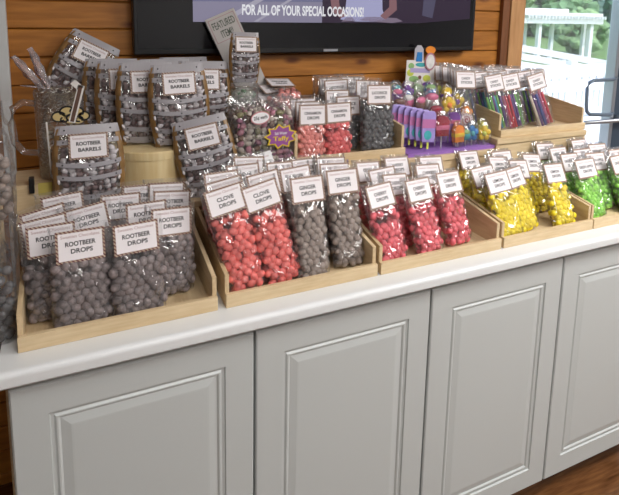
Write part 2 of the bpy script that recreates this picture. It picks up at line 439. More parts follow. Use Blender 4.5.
def icandy():
    import bmesh
    out = []
    for s in range(3):
        bm = bmesh.new(); bmesh.ops.create_icosphere(bm, subdivisions=2, radius=.0112)
        for v in bm.verts:
            n_ = noise.noise(v.co*110+Vector((s*9, 0, 0)))
            v.co = Vector((v.co.x*1.10, v.co.y*.78, v.co.z*.92))*(1+.16*n_)
            v.co *= 1-.10*math.exp(-(v.co.x/.0018)**2)*0+0
        for f in bm.faces: f.smooth = True
        me = bpy.data.meshes.new('candy_drop'); bm.to_mesh(me); bm.free()
        out.append(me)
    return out
BASEC = icandy()
CMESH = {}
def candy_meshes(kind):
    if kind not in CMESH:
        L = []
        for me in BASEC:
            c = me.copy(); c.materials.append(CANDY[kind]); L.append(c)
        CMESH[kind] = L
    return CMESH[kind]

def bag_T(z, fill, H, t0):   # half thickness along the bag
    a = min(1, (z/.018))**.5 if z > 0 else 0
    if z <= fill-.02: return t0*(.35+.65*a)
    q = (z-(fill-.02))/(H-fill+.02)
    return t0*max(.12, (1-q)**2.0*.9+.1)
def film_mesh(w, H, fill, t0, seed, bw=None):
    bw = bw or w
    rnd = random.Random(seed)
    nx, nz = 14, 26; mb = MB(); P = {}
    vs = []; fs = []
    for side in (-1, 1):
        for j in range(nz+1):
            z_ = H*j/nz
            q_ = min(1, max(0, (z_-(fill-.035))/.045)); q_ = q_*q_*(3-2*q_)
            ww = (bw/2*(1-q_)+w/2*q_)*(1 - .07*math.exp(-z_/.012)) + .002
            for i in range(nx+1):
                u = -1+2*i/nx
                T = bag_T(z_, fill, H, t0)*(max(0, 1-abs(u)**3.2))**.5
                n_ = noise.noise(Vector((u*3+seed*7.3, z_*32, side*3.+seed)))
                n2 = noise.noise(Vector((u*7+seed*3.1+z_*30, z_*45+u*4, side*5.+seed)))
                amp = .0022 if z_ < fill else .0016
                e = (1-u*u)
                y = side*(T + .0008*e + e*amp*(n_*1.4+n2))
                if side*y < .0011*e: y = side*.0011*e
                x = u*ww + noise.noise(Vector((seed*3, z_*25, u)))*.0018
                vs.append((x, y, z_ + .002*noise.noise(Vector((u*3, seed, 4)))*(j == nz)))
    m_ = (nx+1)*(nz+1)
    for side in (0, 1):
        for j in range(nz):
            for i in range(nx):
                a = side*m_+j*(nx+1)+i
                q = (a, a+1, a+nx+2, a+nx+1)
                fs.append(q if side == 0 else q[::-1])
    mb.add(vs, fs)
    return mb.mesh('bag_film', FILM, True)
FILMS = {}
def get_film(w, H, fill, t0, v, bw=None):
    k = (round(w, 3), round(H, 3), round(fill, 3), t0, v, bw)
    if k not in FILMS: FILMS[k] = film_mesh(w, H, fill, t0, v+1.7, bw)
    return FILMS[k]
def pack(w, fill, pitch, yoff, rnd, jit=.0030):
    out = []; nz = int((fill-.012)/(pitch*.80)); nx = max(2, int((w-.004)/pitch))
    for j in range(nz+1):
        z_ = .0115+j*pitch*.80
        if z_ > fill: break
        off = .25 if j % 2 else -.25
        for i in range(nx):
            x = (i-(nx-1)/2+off)*((w-.012)/nx)
            yy = yoff*(1-.45*(abs(x)/(w/2))**3)
            if z_ > fill-.026 and rnd.random() < .35: continue
            if j == 0 and i in (0, nx-1): x *= .93
            out.append((x+rnd.uniform(-jit, jit), yy+rnd.uniform(-.0022, .0022), z_+rnd.uniform(-jit, jit)))
    return out
STUFFC = {}
def packed_mesh(kind, w, fill, layers, seed):
    k = (kind, round(w, 3), round(fill, 3), layers, seed)
    if k in STUFFC: return STUFFC[k]
    rnd = random.Random(seed); mb = MB()
    for y in layers:
        for p in pack(w, fill, .0205, y, rnd):
            mb.ell(p, (.0108, .0090, .0096), Matrix.Rotation(rnd.uniform(0, 3), 3, 'Y'), 8, 5)
    STUFFC[k] = mb.mesh('candy_filling', CANDY[kind], True)
    return STUFFC[k]

SPEC = {  # fill height, label centre height, width, lean
 'rootbeer': (.134, .169, .115, .17), 'clove': (.182, .221, .104, .30), 'ginger': (.180, .220, .102, .30),
 'cherry': (.138, .177, .102, .42), 'lemon': (.132, .166, .100, .46), 'apple': (.132, .165, .100, .42),
 'cinnamon': (.108, .140, .098, .10), 'cinnamon_pale': (.108, .140, .098, .10), 'licorice': (.155, .192, .125, .10)}
CATS = {'rootbeer': 'root beer drops', 'clove': 'clove drops', 'ginger': 'ginger drops', 'cherry': 'cherry drops', 'lemon': 'lemon drops',
        'apple': 'green apple drops', 'cinnamon': 'cinnamon drops', 'cinnamon_pale': 'cinnamon drops', 'licorice': 'licorice drops'}
cnt = 0
BW = {'clove': .092, 'ginger': .090, 'cherry': .094, 'lemon': .096, 'apple': .096}
def candy_bag(kind, x, y, z, roll, yaw, label, front=False, lean=None, w=None, hc=None, fill=None, plain=False, text=True, lshift=(0, 0), group=None):
    global cnt; cnt += 1
    f0, h0, w0, l0 = SPEC[kind]
    fill = fill or f0; hc = hc or h0; w = w or w0; lean = l0 if lean is None else lean
    t = thing('candy_bag', label, 'candy bag', (x, y, z), (-lean, roll, yaw), group or 'bags of '+CATS[kind])
    H = hc+.042; t0 = .0235; v = cnt % 3; bw = BW.get(kind, w) if w == w0 else w
    rnd = random.Random(cnt)
    if front:
        cm = candy_meshes(kind)
        for p in pack(bw, fill, .0182, -.0100, rnd):
            o = bpy.data.objects.new('candy_drop', rnd.choice(cm)); COL.objects.link(o); o.parent = t
            o.location = p; o.rotation_euler = (rnd.uniform(-.5, .5), rnd.uniform(0, 3.1), rnd.uniform(-.5, .5))
        o = link('candy_filling', packed_mesh(kind, bw, fill-.004, (.0095,), v), t); o['kind'] = 'stuff'
    else:
        o = link('candy_filling', packed_mesh(kind, bw, fill, (-.0095, .0095), v), t); o['kind'] = 'stuff'
    link('bag_film', get_film(w, H, fill, t0, v, bw), t)
    ly = -bag_T(hc-.028, fill, H, t0)*.75-.0030
    c = link('label_card', LPLAIN if plain else LCARD, t, (lshift[0], ly-.0012, hc+lshift[1]), (-.04, 0, rnd.uniform(-.04, .04)))
    if text: link('lettering', letters(kind), c, (0, 0, 0))
    return t
Z = .9335
B = [
 ('rootbeer', .140, .071, Z, .01, .08, 'root beer drops bag at the front of the left tray, label fully facing out', 1),
 ('rootbeer', .252, .068, Z, .00, .12, 'root beer drops bag with glare across its label, front centre of the left tray', 1),
 ('rootbeer', .091, .122, Z, -.03, .03, 'root beer drops bag in the left tray corner, half hidden behind the front bag', 1),
 ('rootbeer', .093, .178, Z, -.12, .05, 'root beer drops bag third from the front along the left side of its tray', 0),
 ('rootbeer', .105, .245, Z, -.20, .07, 'tilted root beer drops bag fourth from the front along the left tray side', 0),
 ('rootbeer', .185, .222, Z, -.16, .02, 'tilted root beer drops bag in the middle of the left tray with cut off text', 0),
 ('rootbeer', .232, .272, Z, .03, .05, 'root beer drops bag with upright readable label at the back middle of the left tray', 0),
 ('rootbeer', .285, .325, Z, .04, .05, 'rear root beer drops bag of the left tray showing only a sliver of label', 0),
 ('rootbeer', .325, .130, Z, .07, .11, 'root beer drops bag at the right side of the left tray beside the tray wall', 1),
 ('rootbeer', .340, .252, Z, .10, .05, 'root beer drops bag behind the right side bag of the left tray, label turned slightly', 0),
 ('rootbeer', .342, .322, Z, .07, .02, 'rearmost root beer drops bag on the right side of the left tray', 0),
 ('rootbeer', .288, .190, Z, .00, .05, 'root beer drops bag wedged behind the right side bag, label mostly hidden', 0),
 ('rootbeer', .120, .322, Z, -.07, .07, 'rearmost root beer drops bag at the left back corner of its tray', 0),
 ('clove', .594, .075, Z, -.20, .08, 'tall coral clove drops bag leaning left at the front, its whole label in view', 1),
 ('clove', .500, .074, Z, -.18, .08, 'tall coral clove drops bag at the left front corner of the second tray', 1),
 ('clove', .508, .128, Z, -.16, .02, 'clove drops bag right behind the left front clove bag, label half covered', 0),
 ('clove', .482, .180, Z, .01, .13, 'clove drops bag third back on the left of the second tray, only label top showing', 0),
 ('clove', .548, .226, Z, .02, .10, 'clove drops bag in the fourth row, below the tilted barrel bag', 0),
 ('clove', .567, .296, Z, .10, .07, 'rearmost clove drops bag, next to the riser', 0),
 ('clove', .606, .145, Z, -.09, .17, 'clove drops bag behind the leaning front clove bag, label edge sticking out right', 0),
 ('clove', .668, .322, Z, -.20, .10, 'clove drops bag with small borderless white label in front of the taffy bag', 0),
 ('ginger', .668, .066, Z, .02, .10, 'ginger drops bag at the front beside the clove bags, worn label text', 1),
 ('ginger', .779, .092, Z, .0, -.01, 'tall ginger drops bag at the right end of the second tray, clear black label', 1),
 ('ginger', .688, .160, Z, -.04, .12, 'ginger drops bag second row, directly behind the worn label ginger bag', 0),
 ('ginger', .650, .215, Z, .06, .16, 'ginger drops bag third row left, only its striped label top in view', 0),
 ('ginger', .735, .225, Z, .00, .05, 'ginger drops bag third row between two other ginger labels', 0),
 ('ginger', .772, .152, Z, .07, .03, 'ginger drops bag right behind the tall right end ginger bag', 0),
 ('ginger', .792, .212, Z, .06, .04, 'ginger drops bag at the back right corner of the second tray', 0),
 ('cherry', .902, .066, Z, -.03, .17, 'cherry drops bag at the left front corner of the third tray', 1),
 ('cherry', 1.022, .066, Z, .01, .16, 'cherry drops bag at the front centre of the third tray', 1),
 ('cherry', 1.142, .090, Z, .04, .17, 'cherry drops bag at the right front of the third tray', 1),
 ('cherry', .985, .194, Z, -.05, .07, 'cherry drops bag third row left in the third tray', 0),
 ('cherry', .972, .128, Z, .09, .16, 'cherry drops bag squeezed behind the two front left cherry bags', 0),
 ('cherry', 1.118, .178, Z, .06, .04, 'cherry drops bag behind the right front cherry bag, cherry word readable', 0),
 ('cherry', 1.178, .250, Z, .07, .02, 'cherry drops bag at the back right of the third tray below the lollipops', 0),
 ('cherry', 1.075, .285, Z, .05, .06, 'rearmost cherry drops bag at the centre of the third tray', 0),
 ('cherry', .960, .268, Z, .08, .14, 'rearmost cherry drops bag at the left of the third tray', 0),
 ('lemon', 1.318, .066, Z, -.07, .02, 'yellow lemon drops bag at the left front of the fourth tray', 1),
 ('lemon', 1.408, .086, Z, -.02, .24, 'yellow lemon drops bag with narrow turned label, second from the left', 1),
 ('lemon', 1.462, .146, Z, .12, .13, 'yellow lemon drops bag standing upright behind in the centre', 1),
 ('lemon', 1.545, .070, Z, .05, .05, 'yellow lemon drops bag at the right front of the fourth tray', 1),
 ('lemon', 1.318, .130, Z, -.06, .06, 'lemon drops bag behind the left front lemon bag', 0),
 ('lemon', 1.425, .205, Z, .15, .15, 'lemon drops bag third row with small tilted label', 0),
 ('lemon', 1.385, .300, Z, .06, .11, 'rearmost lemon drops bag at the left of the fourth tray', 0),
 ('lemon', 1.500, .258, Z, .03, .06, 'lemon drops bag fourth row in the centre of its tray', 0),
 ('lemon', 1.560, .190, Z, .12, .07, 'lemon drops bag at the back right of the fourth tray', 0),
 ('apple', 1.695, .075, Z, -.02, -.01, 'bright green apple drops bag at the left front of the last tray', 1),
 ('apple', 1.875, .070, Z, -.09, -.07, 'bright green apple drops bag cut by the right edge of the photo', 1),
 ('apple', 1.796, .122, Z, .03, .01, 'green apple drops bag second row between the two front green bags', 0),
 ('apple', 1.700, .148, Z, .05, .10, 'green apple drops bag right behind the left front green bag', 0),
 ('apple', 1.800, .178, Z, .03, .06, 'green apple drops bag third row centre of the last tray', 0),
 ('apple', 1.918, .128, Z, .03, .02, 'green apple drops bag second row at the right wall of the last tray', 0),
 ('apple', 1.735, .228, Z, .03, .08, 'green apple drops bag fourth row left of centre', 0),
 ('apple', 1.728, .292, Z, .05, .00, 'green apple drops bag at the back left of the last tray with large label', 0),
 ('apple', 1.915, .212, Z, .05, .02, 'green apple drops bag fourth row at the right in front of the window', 0),
 ('apple', 1.915, .290, Z, .02, .08, 'rearmost green apple drops bag at the right end of the counter', 0),
]
for k, x, y, z_, roll, yaw, lab, fr in B:
    candy_bag(k, x, y, z_, roll, yaw, lab, bool(fr), plain=('borderless' in lab))
ZC = 1.129
C2 = [
 ('cinnamon_pale', .812, .440, .04, .06, 'pale coral cinnamon drops bag at the left of the small riser tray', 1, {}),
 ('cinnamon', .912, .446, .0, .05, 'red cinnamon drops bag beside the pale coral one in the riser tray', 1, {}),
 ('licorice', 1.058, .446, .03, -.01, 'dark grey licorice drops bag at the right end of the riser tray', 1, {}),
 ('licorice', .968, .490, .01, .12, 'licorice drops bag behind the gap between the red and grey bags', 0, {'w': .1, 'hc': .152, 'fill': .115}),
 ('licorice', .985, .600, -.03, .04, 'licorice drops bag with large label standing at the back of the riser tray', 0, {}),
 ('licorice', .975, .655, .04, .0, 'licorice drops bag with tilted label in the rear row of the riser tray', 0, {}),
 ('licorice', .950, .545, .04, .07, 'licorice drops bag with low label between rear and front rows', 0, {'hc': .165, 'fill': .125, 'w': .1}),
 ('licorice', 1.065, .665, .03, -.01, 'rearmost licorice drops bag, right of centre below the television', 0, {}),
 ('licorice', 1.070, .560, .06, -.01, 'licorice drops bag standing behind the front grey licorice bag', 0, {}),
 ('cinnamon_pale', .825, .500, .03, .03, 'cinnamon drops bag second row behind the pale coral bag', 0, {}),
 ('cinnamon', .835, .560, .0, .04, 'cinnamon drops bag third row at the left of the riser tray', 0, {}),
]
for k, x, y, roll, yaw, lab, fr, kw in C2:
    candy_bag(k, x, y, ZC, roll, yaw, lab, bool(fr), group='cinnamon and licorice bags on the riser', **kw)

# ------------------------------------------------------------------ candy stick bags
STC = {n: mat('candy_stick_'+n, c, .2, var=.2, vscale=40) for n, c in dict(green=(.16, .42, .09), purple=(.13, .06, .22), red=(.62, .05, .08), blue=(.05, .07, .28), pink=(.55, .12, .24), brown=(.18, .09, .07), teal=(.05, .3, .4), cream=(.7, .6, .5)).items()}
SM = {}
def stick_mesh(c):
    if c not in SM:
        mb = MB(); r = .0052; mb.tube([(0, 0, 0), (0, 0, .001), (0, 0, .127), (0, 0, .13)], [r*.7, r, r, r*.7], 8); SM[c] = mb.mesh('candy_stick', STC[c], True)
    return SM[c]
def stick_bag(x, y, z_, roll, yaw, cols, label, lean=.25, H=.225, lz=.182):
    t = thing('candy_stick_bag', label, 'candy stick bag', (x, y, z_), (-lean, roll, yaw), 'bags of candy sticks')
    rnd = random.Random(int(x*1000+y*77))
    n = len(cols)
    for i, c in enumerate(cols):
        link('candy_stick', stick_mesh(c), t, ((i-(n-1)/2)*.0122, rnd.uniform(-.003, .003), .006), (0, -.10+rnd.uniform(-.03, .03), 0))
    link('bag_film', get_film(.1, H, .14, .012, int(x*100) % 3), t)
    c = link('label_card', LCARD, t, (0, -.0095, lz), (-.04, 0, 0)); link('lettering', letters('stick'), c)
ZS = 1.1575
S = [
 (1.612, .455, -.10, .10, ['green', 'green', 'purple', 'teal', 'green', 'purple'], 'candy stick bag with green and purple sticks at the left front of the window tray'),
 (1.700, .462, -.12, .02, ['pink', 'red', 'red', 'purple', 'purple', 'green'], 'candy stick bag with red and purple sticks, second at the front'),
 (1.845, .455, -.20, .07, ['cream', 'purple', 'blue', 'purple', 'pink', 'red'], 'candy stick bag with blue, purple and red sticks, right front with big tilted label'),
 (1.808, .510, -.08, .0, ['green', 'brown', 'purple', 'green', 'blue', 'green'], 'candy stick bag behind the right front one with olive sticks'),
 (1.590, .530, -.06, -.03, ['blue', 'brown', 'purple', 'green', 'blue', 'teal'], 'candy stick bag with dark sticks at the left of the second row'),
 (1.695, .540, -.05, -.04, ['purple', 'green', 'pink', 'green', 'brown', 'blue'], 'candy stick bag in the centre of the second row of the window tray'),
 (1.900, .545, .02, .02, ['red', 'pink', 'red', 'purple', 'red', 'pink'], 'candy stick bag with magenta sticks at the far right corner'),
 (1.620, .600, .0, .0, ['green', 'purple', 'red', 'blue', 'pink', 'green'], 'candy stick bag at the back left near the post'),
 (1.730, .610, .03, .02, ['blue', 'blue', 'purple', 'red', 'green', 'pink'], 'candy stick bag at the back centre below the post'),
 (1.835, .620, .04, .0, ['red', 'green', 'green', 'purple', 'blue', 'teal'], 'candy stick bag at the back right before the window'),
 (1.660, .665, .02, .0, ['purple', 'pink', 'green', 'blue', 'red', 'red'], 'rearmost candy stick bag at the left'),
 (1.790, .675, .02, .0, ['brown', 'purple', 'pink', 'green', 'blue', 'red'], 'rearmost candy stick bag at the right'),
]
for x, y, roll, yaw, cols, lab in S: stick_bag(x, y, ZS, roll, yaw, cols, lab)
# a row of stick bags filed edge-on, left of the tray
for i in range(5):
    stick_bag(1.462+.024*i if i < 3 else 1.51, .475+.05*i, 1.1115, .05, .02, ['brown', 'blue', 'purple', 'cream', 'brown', 'green'],
              ['foremost', 'second', 'third', 'fourth', 'rearmost'][i]+' of the candy stick bags filed between lollipops and window tray', lean=.2, H=.285, lz=.240)

# ------------------------------------------------------------------ root beer barrel pouches
def b_half(z_, w, H): return w/2*(.80+.22*math.sin(PI*min(1, max(0, (z_/H*.84+.08)))))
def b_T(z_, H): 
    q = z_/H
    return .003+.030*math.sin(PI*min(1, q*1.02+.0))**.6*(1-.45*q)
POUCH = {}
def pouch_parts(w, H, fl=0):
    k = (w, H)
    if k in POUCH: return POUCH[k]
    nx, nz = 16, 20
    def pos(u, z_, side, out=0):
        hw = b_half(z_, w, H); T = b_T(z_, H)*(max(0, 1-abs(u)**2.6))**.55
        return (u*hw, side*(T+.0006+out), z_)
    def grid(side, u0, u1, z0, z1, n, m, out):
        vs = []
        for j in range(m+1):
            for i in range(n+1):
                u = u0+(u1-u0)*i/n; sag = (-.010*(1-u*u) if out and z1 < .8*H else 0)
                vs.append(pos(u, min(H, max(.001, z0+(z1-z0)*j/m+sag)), side, out))
        fs = []
        for j in range(m):
            for i in range(n):
                a = j*(n+1)+i; q = (a, a+1, a+n+2, a+n+1); fs.append(q if side < 0 else q[::-1])
        return vs, fs
    win = MB(); vs, fs = grid(-1, -.84, .84, 0, H, 12, nz, 0); win.add(vs, fs)
    vs, fs = grid(1, -.84, .84, 0, H, 12, nz, 0); win.add(vs, fs)
    sts = []
    for (a, b) in ((-1, -.84), (.84, 1)):
        st = MB()
        for s in (-1, 1):
            vs, fs = grid(s, a, b, 0, H, 4, nz, 0); st.add(vs, fs)
        sts.append(st.mesh('stave_print', STAVE, True))
    hoops = []
    for za, zb in ((.055, .135), (.20, .255), (.42, .47), (.565, .615), (.79, .845), (.90, 1.0)):
        hp = MB(); vs, fs = grid(-1, -1, 1, za*H, zb*H, 14, 1, .0012); hp.add(vs, fs, 0)
        for u in (-.72, 0, .72):
            if u == 0 and za > .7: continue
            p = pos(u, (za+zb)/2*H+(-.010*(1-u*u) if zb < .8 else 0), -1, .0016); hp.ell(p, (.0022, .0007, .0022), None, 8, 4, 1)
        hoops.append(hp.mesh('printed_hoop', [HOOP, HOOPT], False))
    rnd = random.Random(5); cd = MB()
    for j in range(int(H*.74/.0125)):
        for i in range(int(w*.80/.0165)):
            for side in (-1, 1):
                zc = .014+j*.0125; x = (i-(int(w*.80/.0165)-1)/2)*.0165+rnd.uniform(-.003, .003)
                T = b_T(zc, H)-.010
                M = Matrix.Rotation(rnd.uniform(0, 3.1), 3, 'Y') @ Matrix.Rotation(rnd.uniform(-.5, .5), 3, 'Z')
                mi = 0 if rnd.random() < .5 else 1
                cd.ell((x, side*max(.002, T)*.75, zc), (.011, .0075, .0075), M, 8, 5, mi)
                if rnd.random() < .7:
                    e = M @ Vector((.015, 0, 0)); c = Vector((x, side*max(.002, T)*.8, zc))
                    cd.ell(c+e, (.004, .003, .007), M, 6, 4, 1)
    POUCH[k] = (win.mesh('window_film', FILM, True), sts, hoops, cd.mesh('wrapped_candies', [BDARK, BLITE], True))
    return POUCH[k]
def barrel_bag(x, y, z_, rot, label, w=.172, H=.238, sc=1.):
    t = thing('root_beer_barrel_bag', label, 'candy pouch', (x, y, z_), rot, 'root beer barrel pouches')
    t.scale = (sc, sc, sc)
    a, b, hs, c = pouch_parts(w, H)
    link('window_film', a, t)
    for q in b: link('stave_print', q, t)
    for h in hs: link('printed_hoop', h, t)
    o = link('wrapped_candies', c, t); o['kind'] = 'stuff'
    c = link('label_card', LCARD, t, (0, -b_T(.76*H, H)-.0035, .765*H), (-.10, 0, 0))
    link('lettering', letters('barrel'), c)
    return t
# stands at the back
mb = MB()
KEG = thing('wooden_keg', 'round pale wooden tub with a rim under the root beer barrel pouches', 'tub', (.350, .560, 1.0605))
mb.lathe([(0, 0), (.112, 0), (.116, .01), (.1195, .06), (.120, .108)], 48)
build('tub_wall', mb, KEGW, KEG, smooth=True)
mb = MB(); mb.lathe([(.120, .1085), (.1225, .109), (.123, .130), (.120, .133), (0, .133)], 48)
build('tub_lid', mb, KEGW, KEG, smooth=False)
def crate(x0, x1, y0, y1, z0, z1, label):
    t = thing('pine_crate', label, 'crate', (x0, y0, z0), group='small pine crates on the riser')
    w_, d_, h = x1-x0, y1-y0, z1-z0
    mb = MB(); mb.box(0, w_, 0, .01, 0, h); mb.box(0, w_, d_-.01, d_, 0, h); mb.box(0, .01, .01, d_-.01, 0, h); mb.box(w_-.01, w_, .01, d_-.01, 0, h)
    build('crate_wall', mb, PINE, t, bev=.001)
    mb = MB(); mb.box(0, w_, 0, d_, h+.0003, h+.008); build('crate_lid', mb, PINEY, t, bev=.001)
    return t
ZK = 1.195
crate(.17, .552, .690, .757, 1.0605, 1.187, 'pine crate at the wall behind the barrel pouches')
crate(.478, .552, .44, .655, 1.0605, 1.187, 'narrow pine crate right of the round wooden tub')
crate(.560, .742, .52, .757, 1.1185, 1.2535, 'pine crate behind the taffy bag')
barrel_bag(.172, .398, 1.0615, (-.12, 0, .02), 'root beer barrels pouch standing low at the front left before the mug', H=.228)
barrel_bag(.502, .405, 1.0615, (-.16, -.20, -.12), 'root beer barrels pouch leaning at the front right of the round tub', H=.228)
barrel_bag(.424, .490, ZK, (-.10, -.03, .0), 'root beer barrels pouch on top of the tub, its whole label facing out')
barrel_bag(.338, .545, ZK, (-.10, .0, .03), 'root beer barrels pouch on the tub, left and behind the foremost one')
barrel_bag(.285, .610, ZK, (-.10, .0, .03), 'root beer barrels pouch third back on the tub, right half hidden')
barrel_bag(.250, .675, ZK, (-.08, .02, .05), 'root beer barrels pouch fourth back behind the mug')
barrel_bag(.500, .555, ZK, (-.10, .03, -.03), 'root beer barrels pouch on the narrow crate at the right of the tub')
barrel_bag(.405, .640, ZK, (-.06, .0, .0), 'root beer barrels pouch behind the centre, only its top seam in view')
barrel_bag(.470, .690, ZK, (-.04, .0, .0), 'root beer barrels pouch rearmost below the television, top seam only')
barrel_bag(.115, .740, 1.290, (-.10, .50, .05), 'root beer barrels pouch lying tilted on the stack at the upper left', w=.172, H=.225)
# low stand under the mug
t = thing('pine_box', 'tan pine box under the glass mug with a black clip and yellow tag', 'box', (-.008, .44, 1.0605))
mb = MB(); mb.box(0, .16, .0, .15, 0, .075); build('box_body', mb, PINE, t, bev=.003)
mb = MB(); mb.box(.058, .09, -.0015, 0, .045, .078); build('price_tag', mb, mat('yellow_paper', (.62, .50, .12), .6), t)
mb = MB(); mb.box(.038, .050, -.012, .012, .055, .095); build('clip', mb, BLACKP, t, bev=.002)

# ------------------------------------------------------------------ glass mug
t = thing('root_beer_mug', 'tall clear mug filled with paper shred, printed root beer float and cellophane top', 'mug', (.108, .50, 1.1365))
mb = MB(); mb.lathe([(0, 0), (.052, 0), (.055, .006), (.058, .12), (.060, .235), (.0585, .235), (.0565, .12), (.053, .012), (0, .010)], 40)
build('cup', mb, GLASSM, t, smooth=True)
mb = MB(); mb.tube([(-.055, 0, .20), (-.085, 0, .205), (-.108, 0, .19), (-.113, 0, .15), (-.108, 0, .10), (-.088, 0, .072), (-.055, 0, .068)], [.009, .009, .0095, .0095, .0095, .009, .009], 12)
build('mug_handle', mb, GLASSM, t, smooth=True)
rnd = random.Random(3); mb = MB()
for i in range(340):
    a = rnd.uniform(0, 2*PI); r = .050*rnd.random()**.35; zz = rnd.uniform(.014, .235)
    p = Vector((r*math.cos(a), r*math.sin(a), zz)); q = p.copy()
    pts = [p]
    for s in range(3):
        q = q+Vector((rnd.uniform(-.014, .014), rnd.uniform(-.014, .014), rnd.uniform(-.010, .010)))
        l = math.hypot(q.x, q.y)
        if l > .052: q.x *= .052/l; q.y *= .052/l
        q.z = min(.242, max(.013, q.z))
        pts.append(q.copy())
    mb.tube(pts, .0012, 3, rnd.choice((0, 0, 1, 2)), False)
o = build('paper_shred', mb, [mat('cream_shred', (.80, .77, .70), .7), mat('olive_shred', (.40, .36, .24), .7), mat('brown_shred', (.20, .11, .07), .7)], t)
o['kind'] = 'stuff'
# printed float decal (foam, straw, outline) on the front of the mug
dec = link('float_decal', None, t) if False else None
def arc_strip(mb, pts, wd, mi, y0):
    # flat ribbon following the outside of the cup
    for i in range(len(pts)-1):
        (x1, z1), (x2, z2) = pts[i], pts[i+1]
        dx, dz = x2-x1, z2-z1; l = math.hypot(dx, dz) or 1; nx_, nz_ = -dz/l*wd/2, dx/l*wd/2
        q = [(x1-nx_-dx*.1, z1-nz_-dz*.1), (x2-nx_+dx*.1, z2-nz_+dz*.1), (x2+nx_+dx*.1, z2+nz_+dz*.1), (x1+nx_-dx*.1, z1+nz_-dz*.1)]
        mb.add([(a, y0, b) for a, b in q], [(0, 1, 2, 3)], mi)
DW = mat('decal_white', (.75, .72, .68), .5); DY = mat('decal_foam_cream', (.60, .46, .20), .5)
YB = -.066; DX = .016; DZ = .016
mb = MB(); mb.box(-.030, .052, YB, YB+.0012, .03, .150, 0); build('decal_mug_outline', MB_ := MB(), DW, t) if False else None
mb = MB()
arc_strip(mb, [(-.030, .150), (-.026, .03), (-.020, .018), (.05, .018)], .004, 0, YB)
build('decal_outline', mb, DW, t)
mb = MB(); 
for c, r in (((-.018, .158), .016), ((.002, .170), .017), ((.024, .168), .016), ((.040, .157), .014), ((.010, .152), .016), ((.028, .148), .013)):
    pts = [(DX+c[0]+r*math.cos(2*PI*k/18), DZ+c[1]+r*.8*math.sin(2*PI*k/18)) for k in range(18)]
    mb.prism(pts, YB-.0002, YB+.0002)
build('decal_foam', mb, DY, t)
mb = MB()
for c, r, a0, a1 in (((-.018, .158), .016, .5, 5.5), ((.002, .170), .017, 0, 3.6), ((.024, .168), .016, -.6, 3.0), ((.040, .157), .014, -2., 1.6), ((.010, .154), .010, 0, 5.), ((.028, .150), .009, 0, 5.), ((-.006, .150), .008, 2, 6.5)):
    arc_strip(mb, [(DX+c[0]+r*math.cos(a0+(a1-a0)*k/12), DZ+c[1]+r*.8*math.sin(a0+(a1-a0)*k/12)) for k in range(13)], .0042, 0, YB-.0006)
build('decal_swirl', mb, INK, t)
mb = MB(); arc_strip(mb, [(.030, .165), (.052, .245), (.036, .262)], .016, 0, YB-.0008); arc_strip(mb, [(.030, .167), (.050, .242)], .009, 1, YB-.0012)
build('decal_straw', mb, [DW, mat('decal_brown', (.12, .06, .04), .5)], t)
# gathered cellophane
mb = MB()
for (tip, base, wd) in (((-.100, 0, .325), (-.035, 0, .238), .020), ((-.062, .01, .345), (-.022, 0, .238), .020), ((-.085, -.01, .250), (-.03, 0, .240), .007)):
    tip = Vector(tip); base = Vector(base); n = 10; vs = []; fs = []
    for i in range(n+1):
        c = base.lerp(tip, i/n); r = wd*(.35+.65*math.sin(PI*min(.85, i/n)))
        for k in range(10):
            a = 2*PI*k/10; rr = r*(.45+.25*math.sin(5*a+i))
            vs.append(c+Vector((math.cos(a)*rr*.9, math.sin(a)*rr, math.cos(a)*rr*.5)))
    for i in range(n):
        for k in range(10): fs.append((i*10+k, i*10+(k+1) % 10, (i+1)*10+(k+1) % 10, (i+1)*10+k))
    mb.add(vs, fs)
build('cellophane_wrap', mb, CELLO, t, smooth=True)

# ------------------------------------------------------------------ featured item sign, small pouch and tub of mints
SIGNM = mat('grey_sign_card', (.50, .47, .45), .5)
t = thing('featured_item_sign', 'tilted grey card reading featured item in front of the television', 'sign', (.728, .700, 1.272), (-.06, -.42, .0))
mb = MB(); mb.box(-.053, .053, -.001, .001, 0, .330); build('sign_card', mb, SIGNM, t)
mb = MB(); mb.box(-.056, .050, .0015, .0035, .0, .326); build('sign_shadow_sheet', mb, BLACKP, t)  # black sheet jutting out left, standing in for the dark shadow beside the card
mb = MB()
for a, b, c, e in ((-.047, .047, .320, .322), (-.047, .047, .241, .243), (-.047, -.045, .241, .322), (.045, .047, .241, .322)): mb.box(a, b, -.0016, -.001, c, e)
build('sign_border', mb, INKP, t)
link('lettering', text_mesh('FEATURED\nITEM!!', .080, .01, .058, mat('green_grey_ink', (.10, .12, .09), .6)), t, (0, -.0018, .281))
t = thing('mint_tub', 'small round clear tub of white and green mints below the little barrel pouch', 'tub', (.632, .575, 1.2630))
mb = MB(); mb.lathe([(0, 0), (.044, 0), (.050, .008), (.050, .070), (.046, .080), (.044, .080), (.048, .069), (.048, .009), (0, .003)], 32)
build('tub_wall', mb, GLASSM, t, smooth=True)
mb = MB(); mb.lathe([(.047, .0805), (.050, .082), (.050, .094), (.046, .097), (0, .097)], 32); build('tub_lid', mb, GLASSM, t, smooth=True)
mb = MB()
for i in range(150):
    a = rnd.uniform(0, 2*PI); r = .040*rnd.random()**.4
    mb.ell((r*math.cos(a), r*math.sin(a), rnd.uniform(.010, .072)), (.0075, .0060, .0060), Matrix.Rotation(rnd.uniform(0, 3), 3, 'X'), 7, 5, rnd.choice((0, 0, 1)))
o = build('mints', mb, [mat('mint_white', (.62, .64, .58), .4), mat('mint_green', (.22, .40, .24), .4)], t, smooth=True); o['kind'] = 'stuff'
t = barrel_bag(.632, .560, 1.3615, (-.05, .03, .0), 'small root beer barrels pouch perched on the mint tub before the sign', w=.135, H=.215, sc=.74)

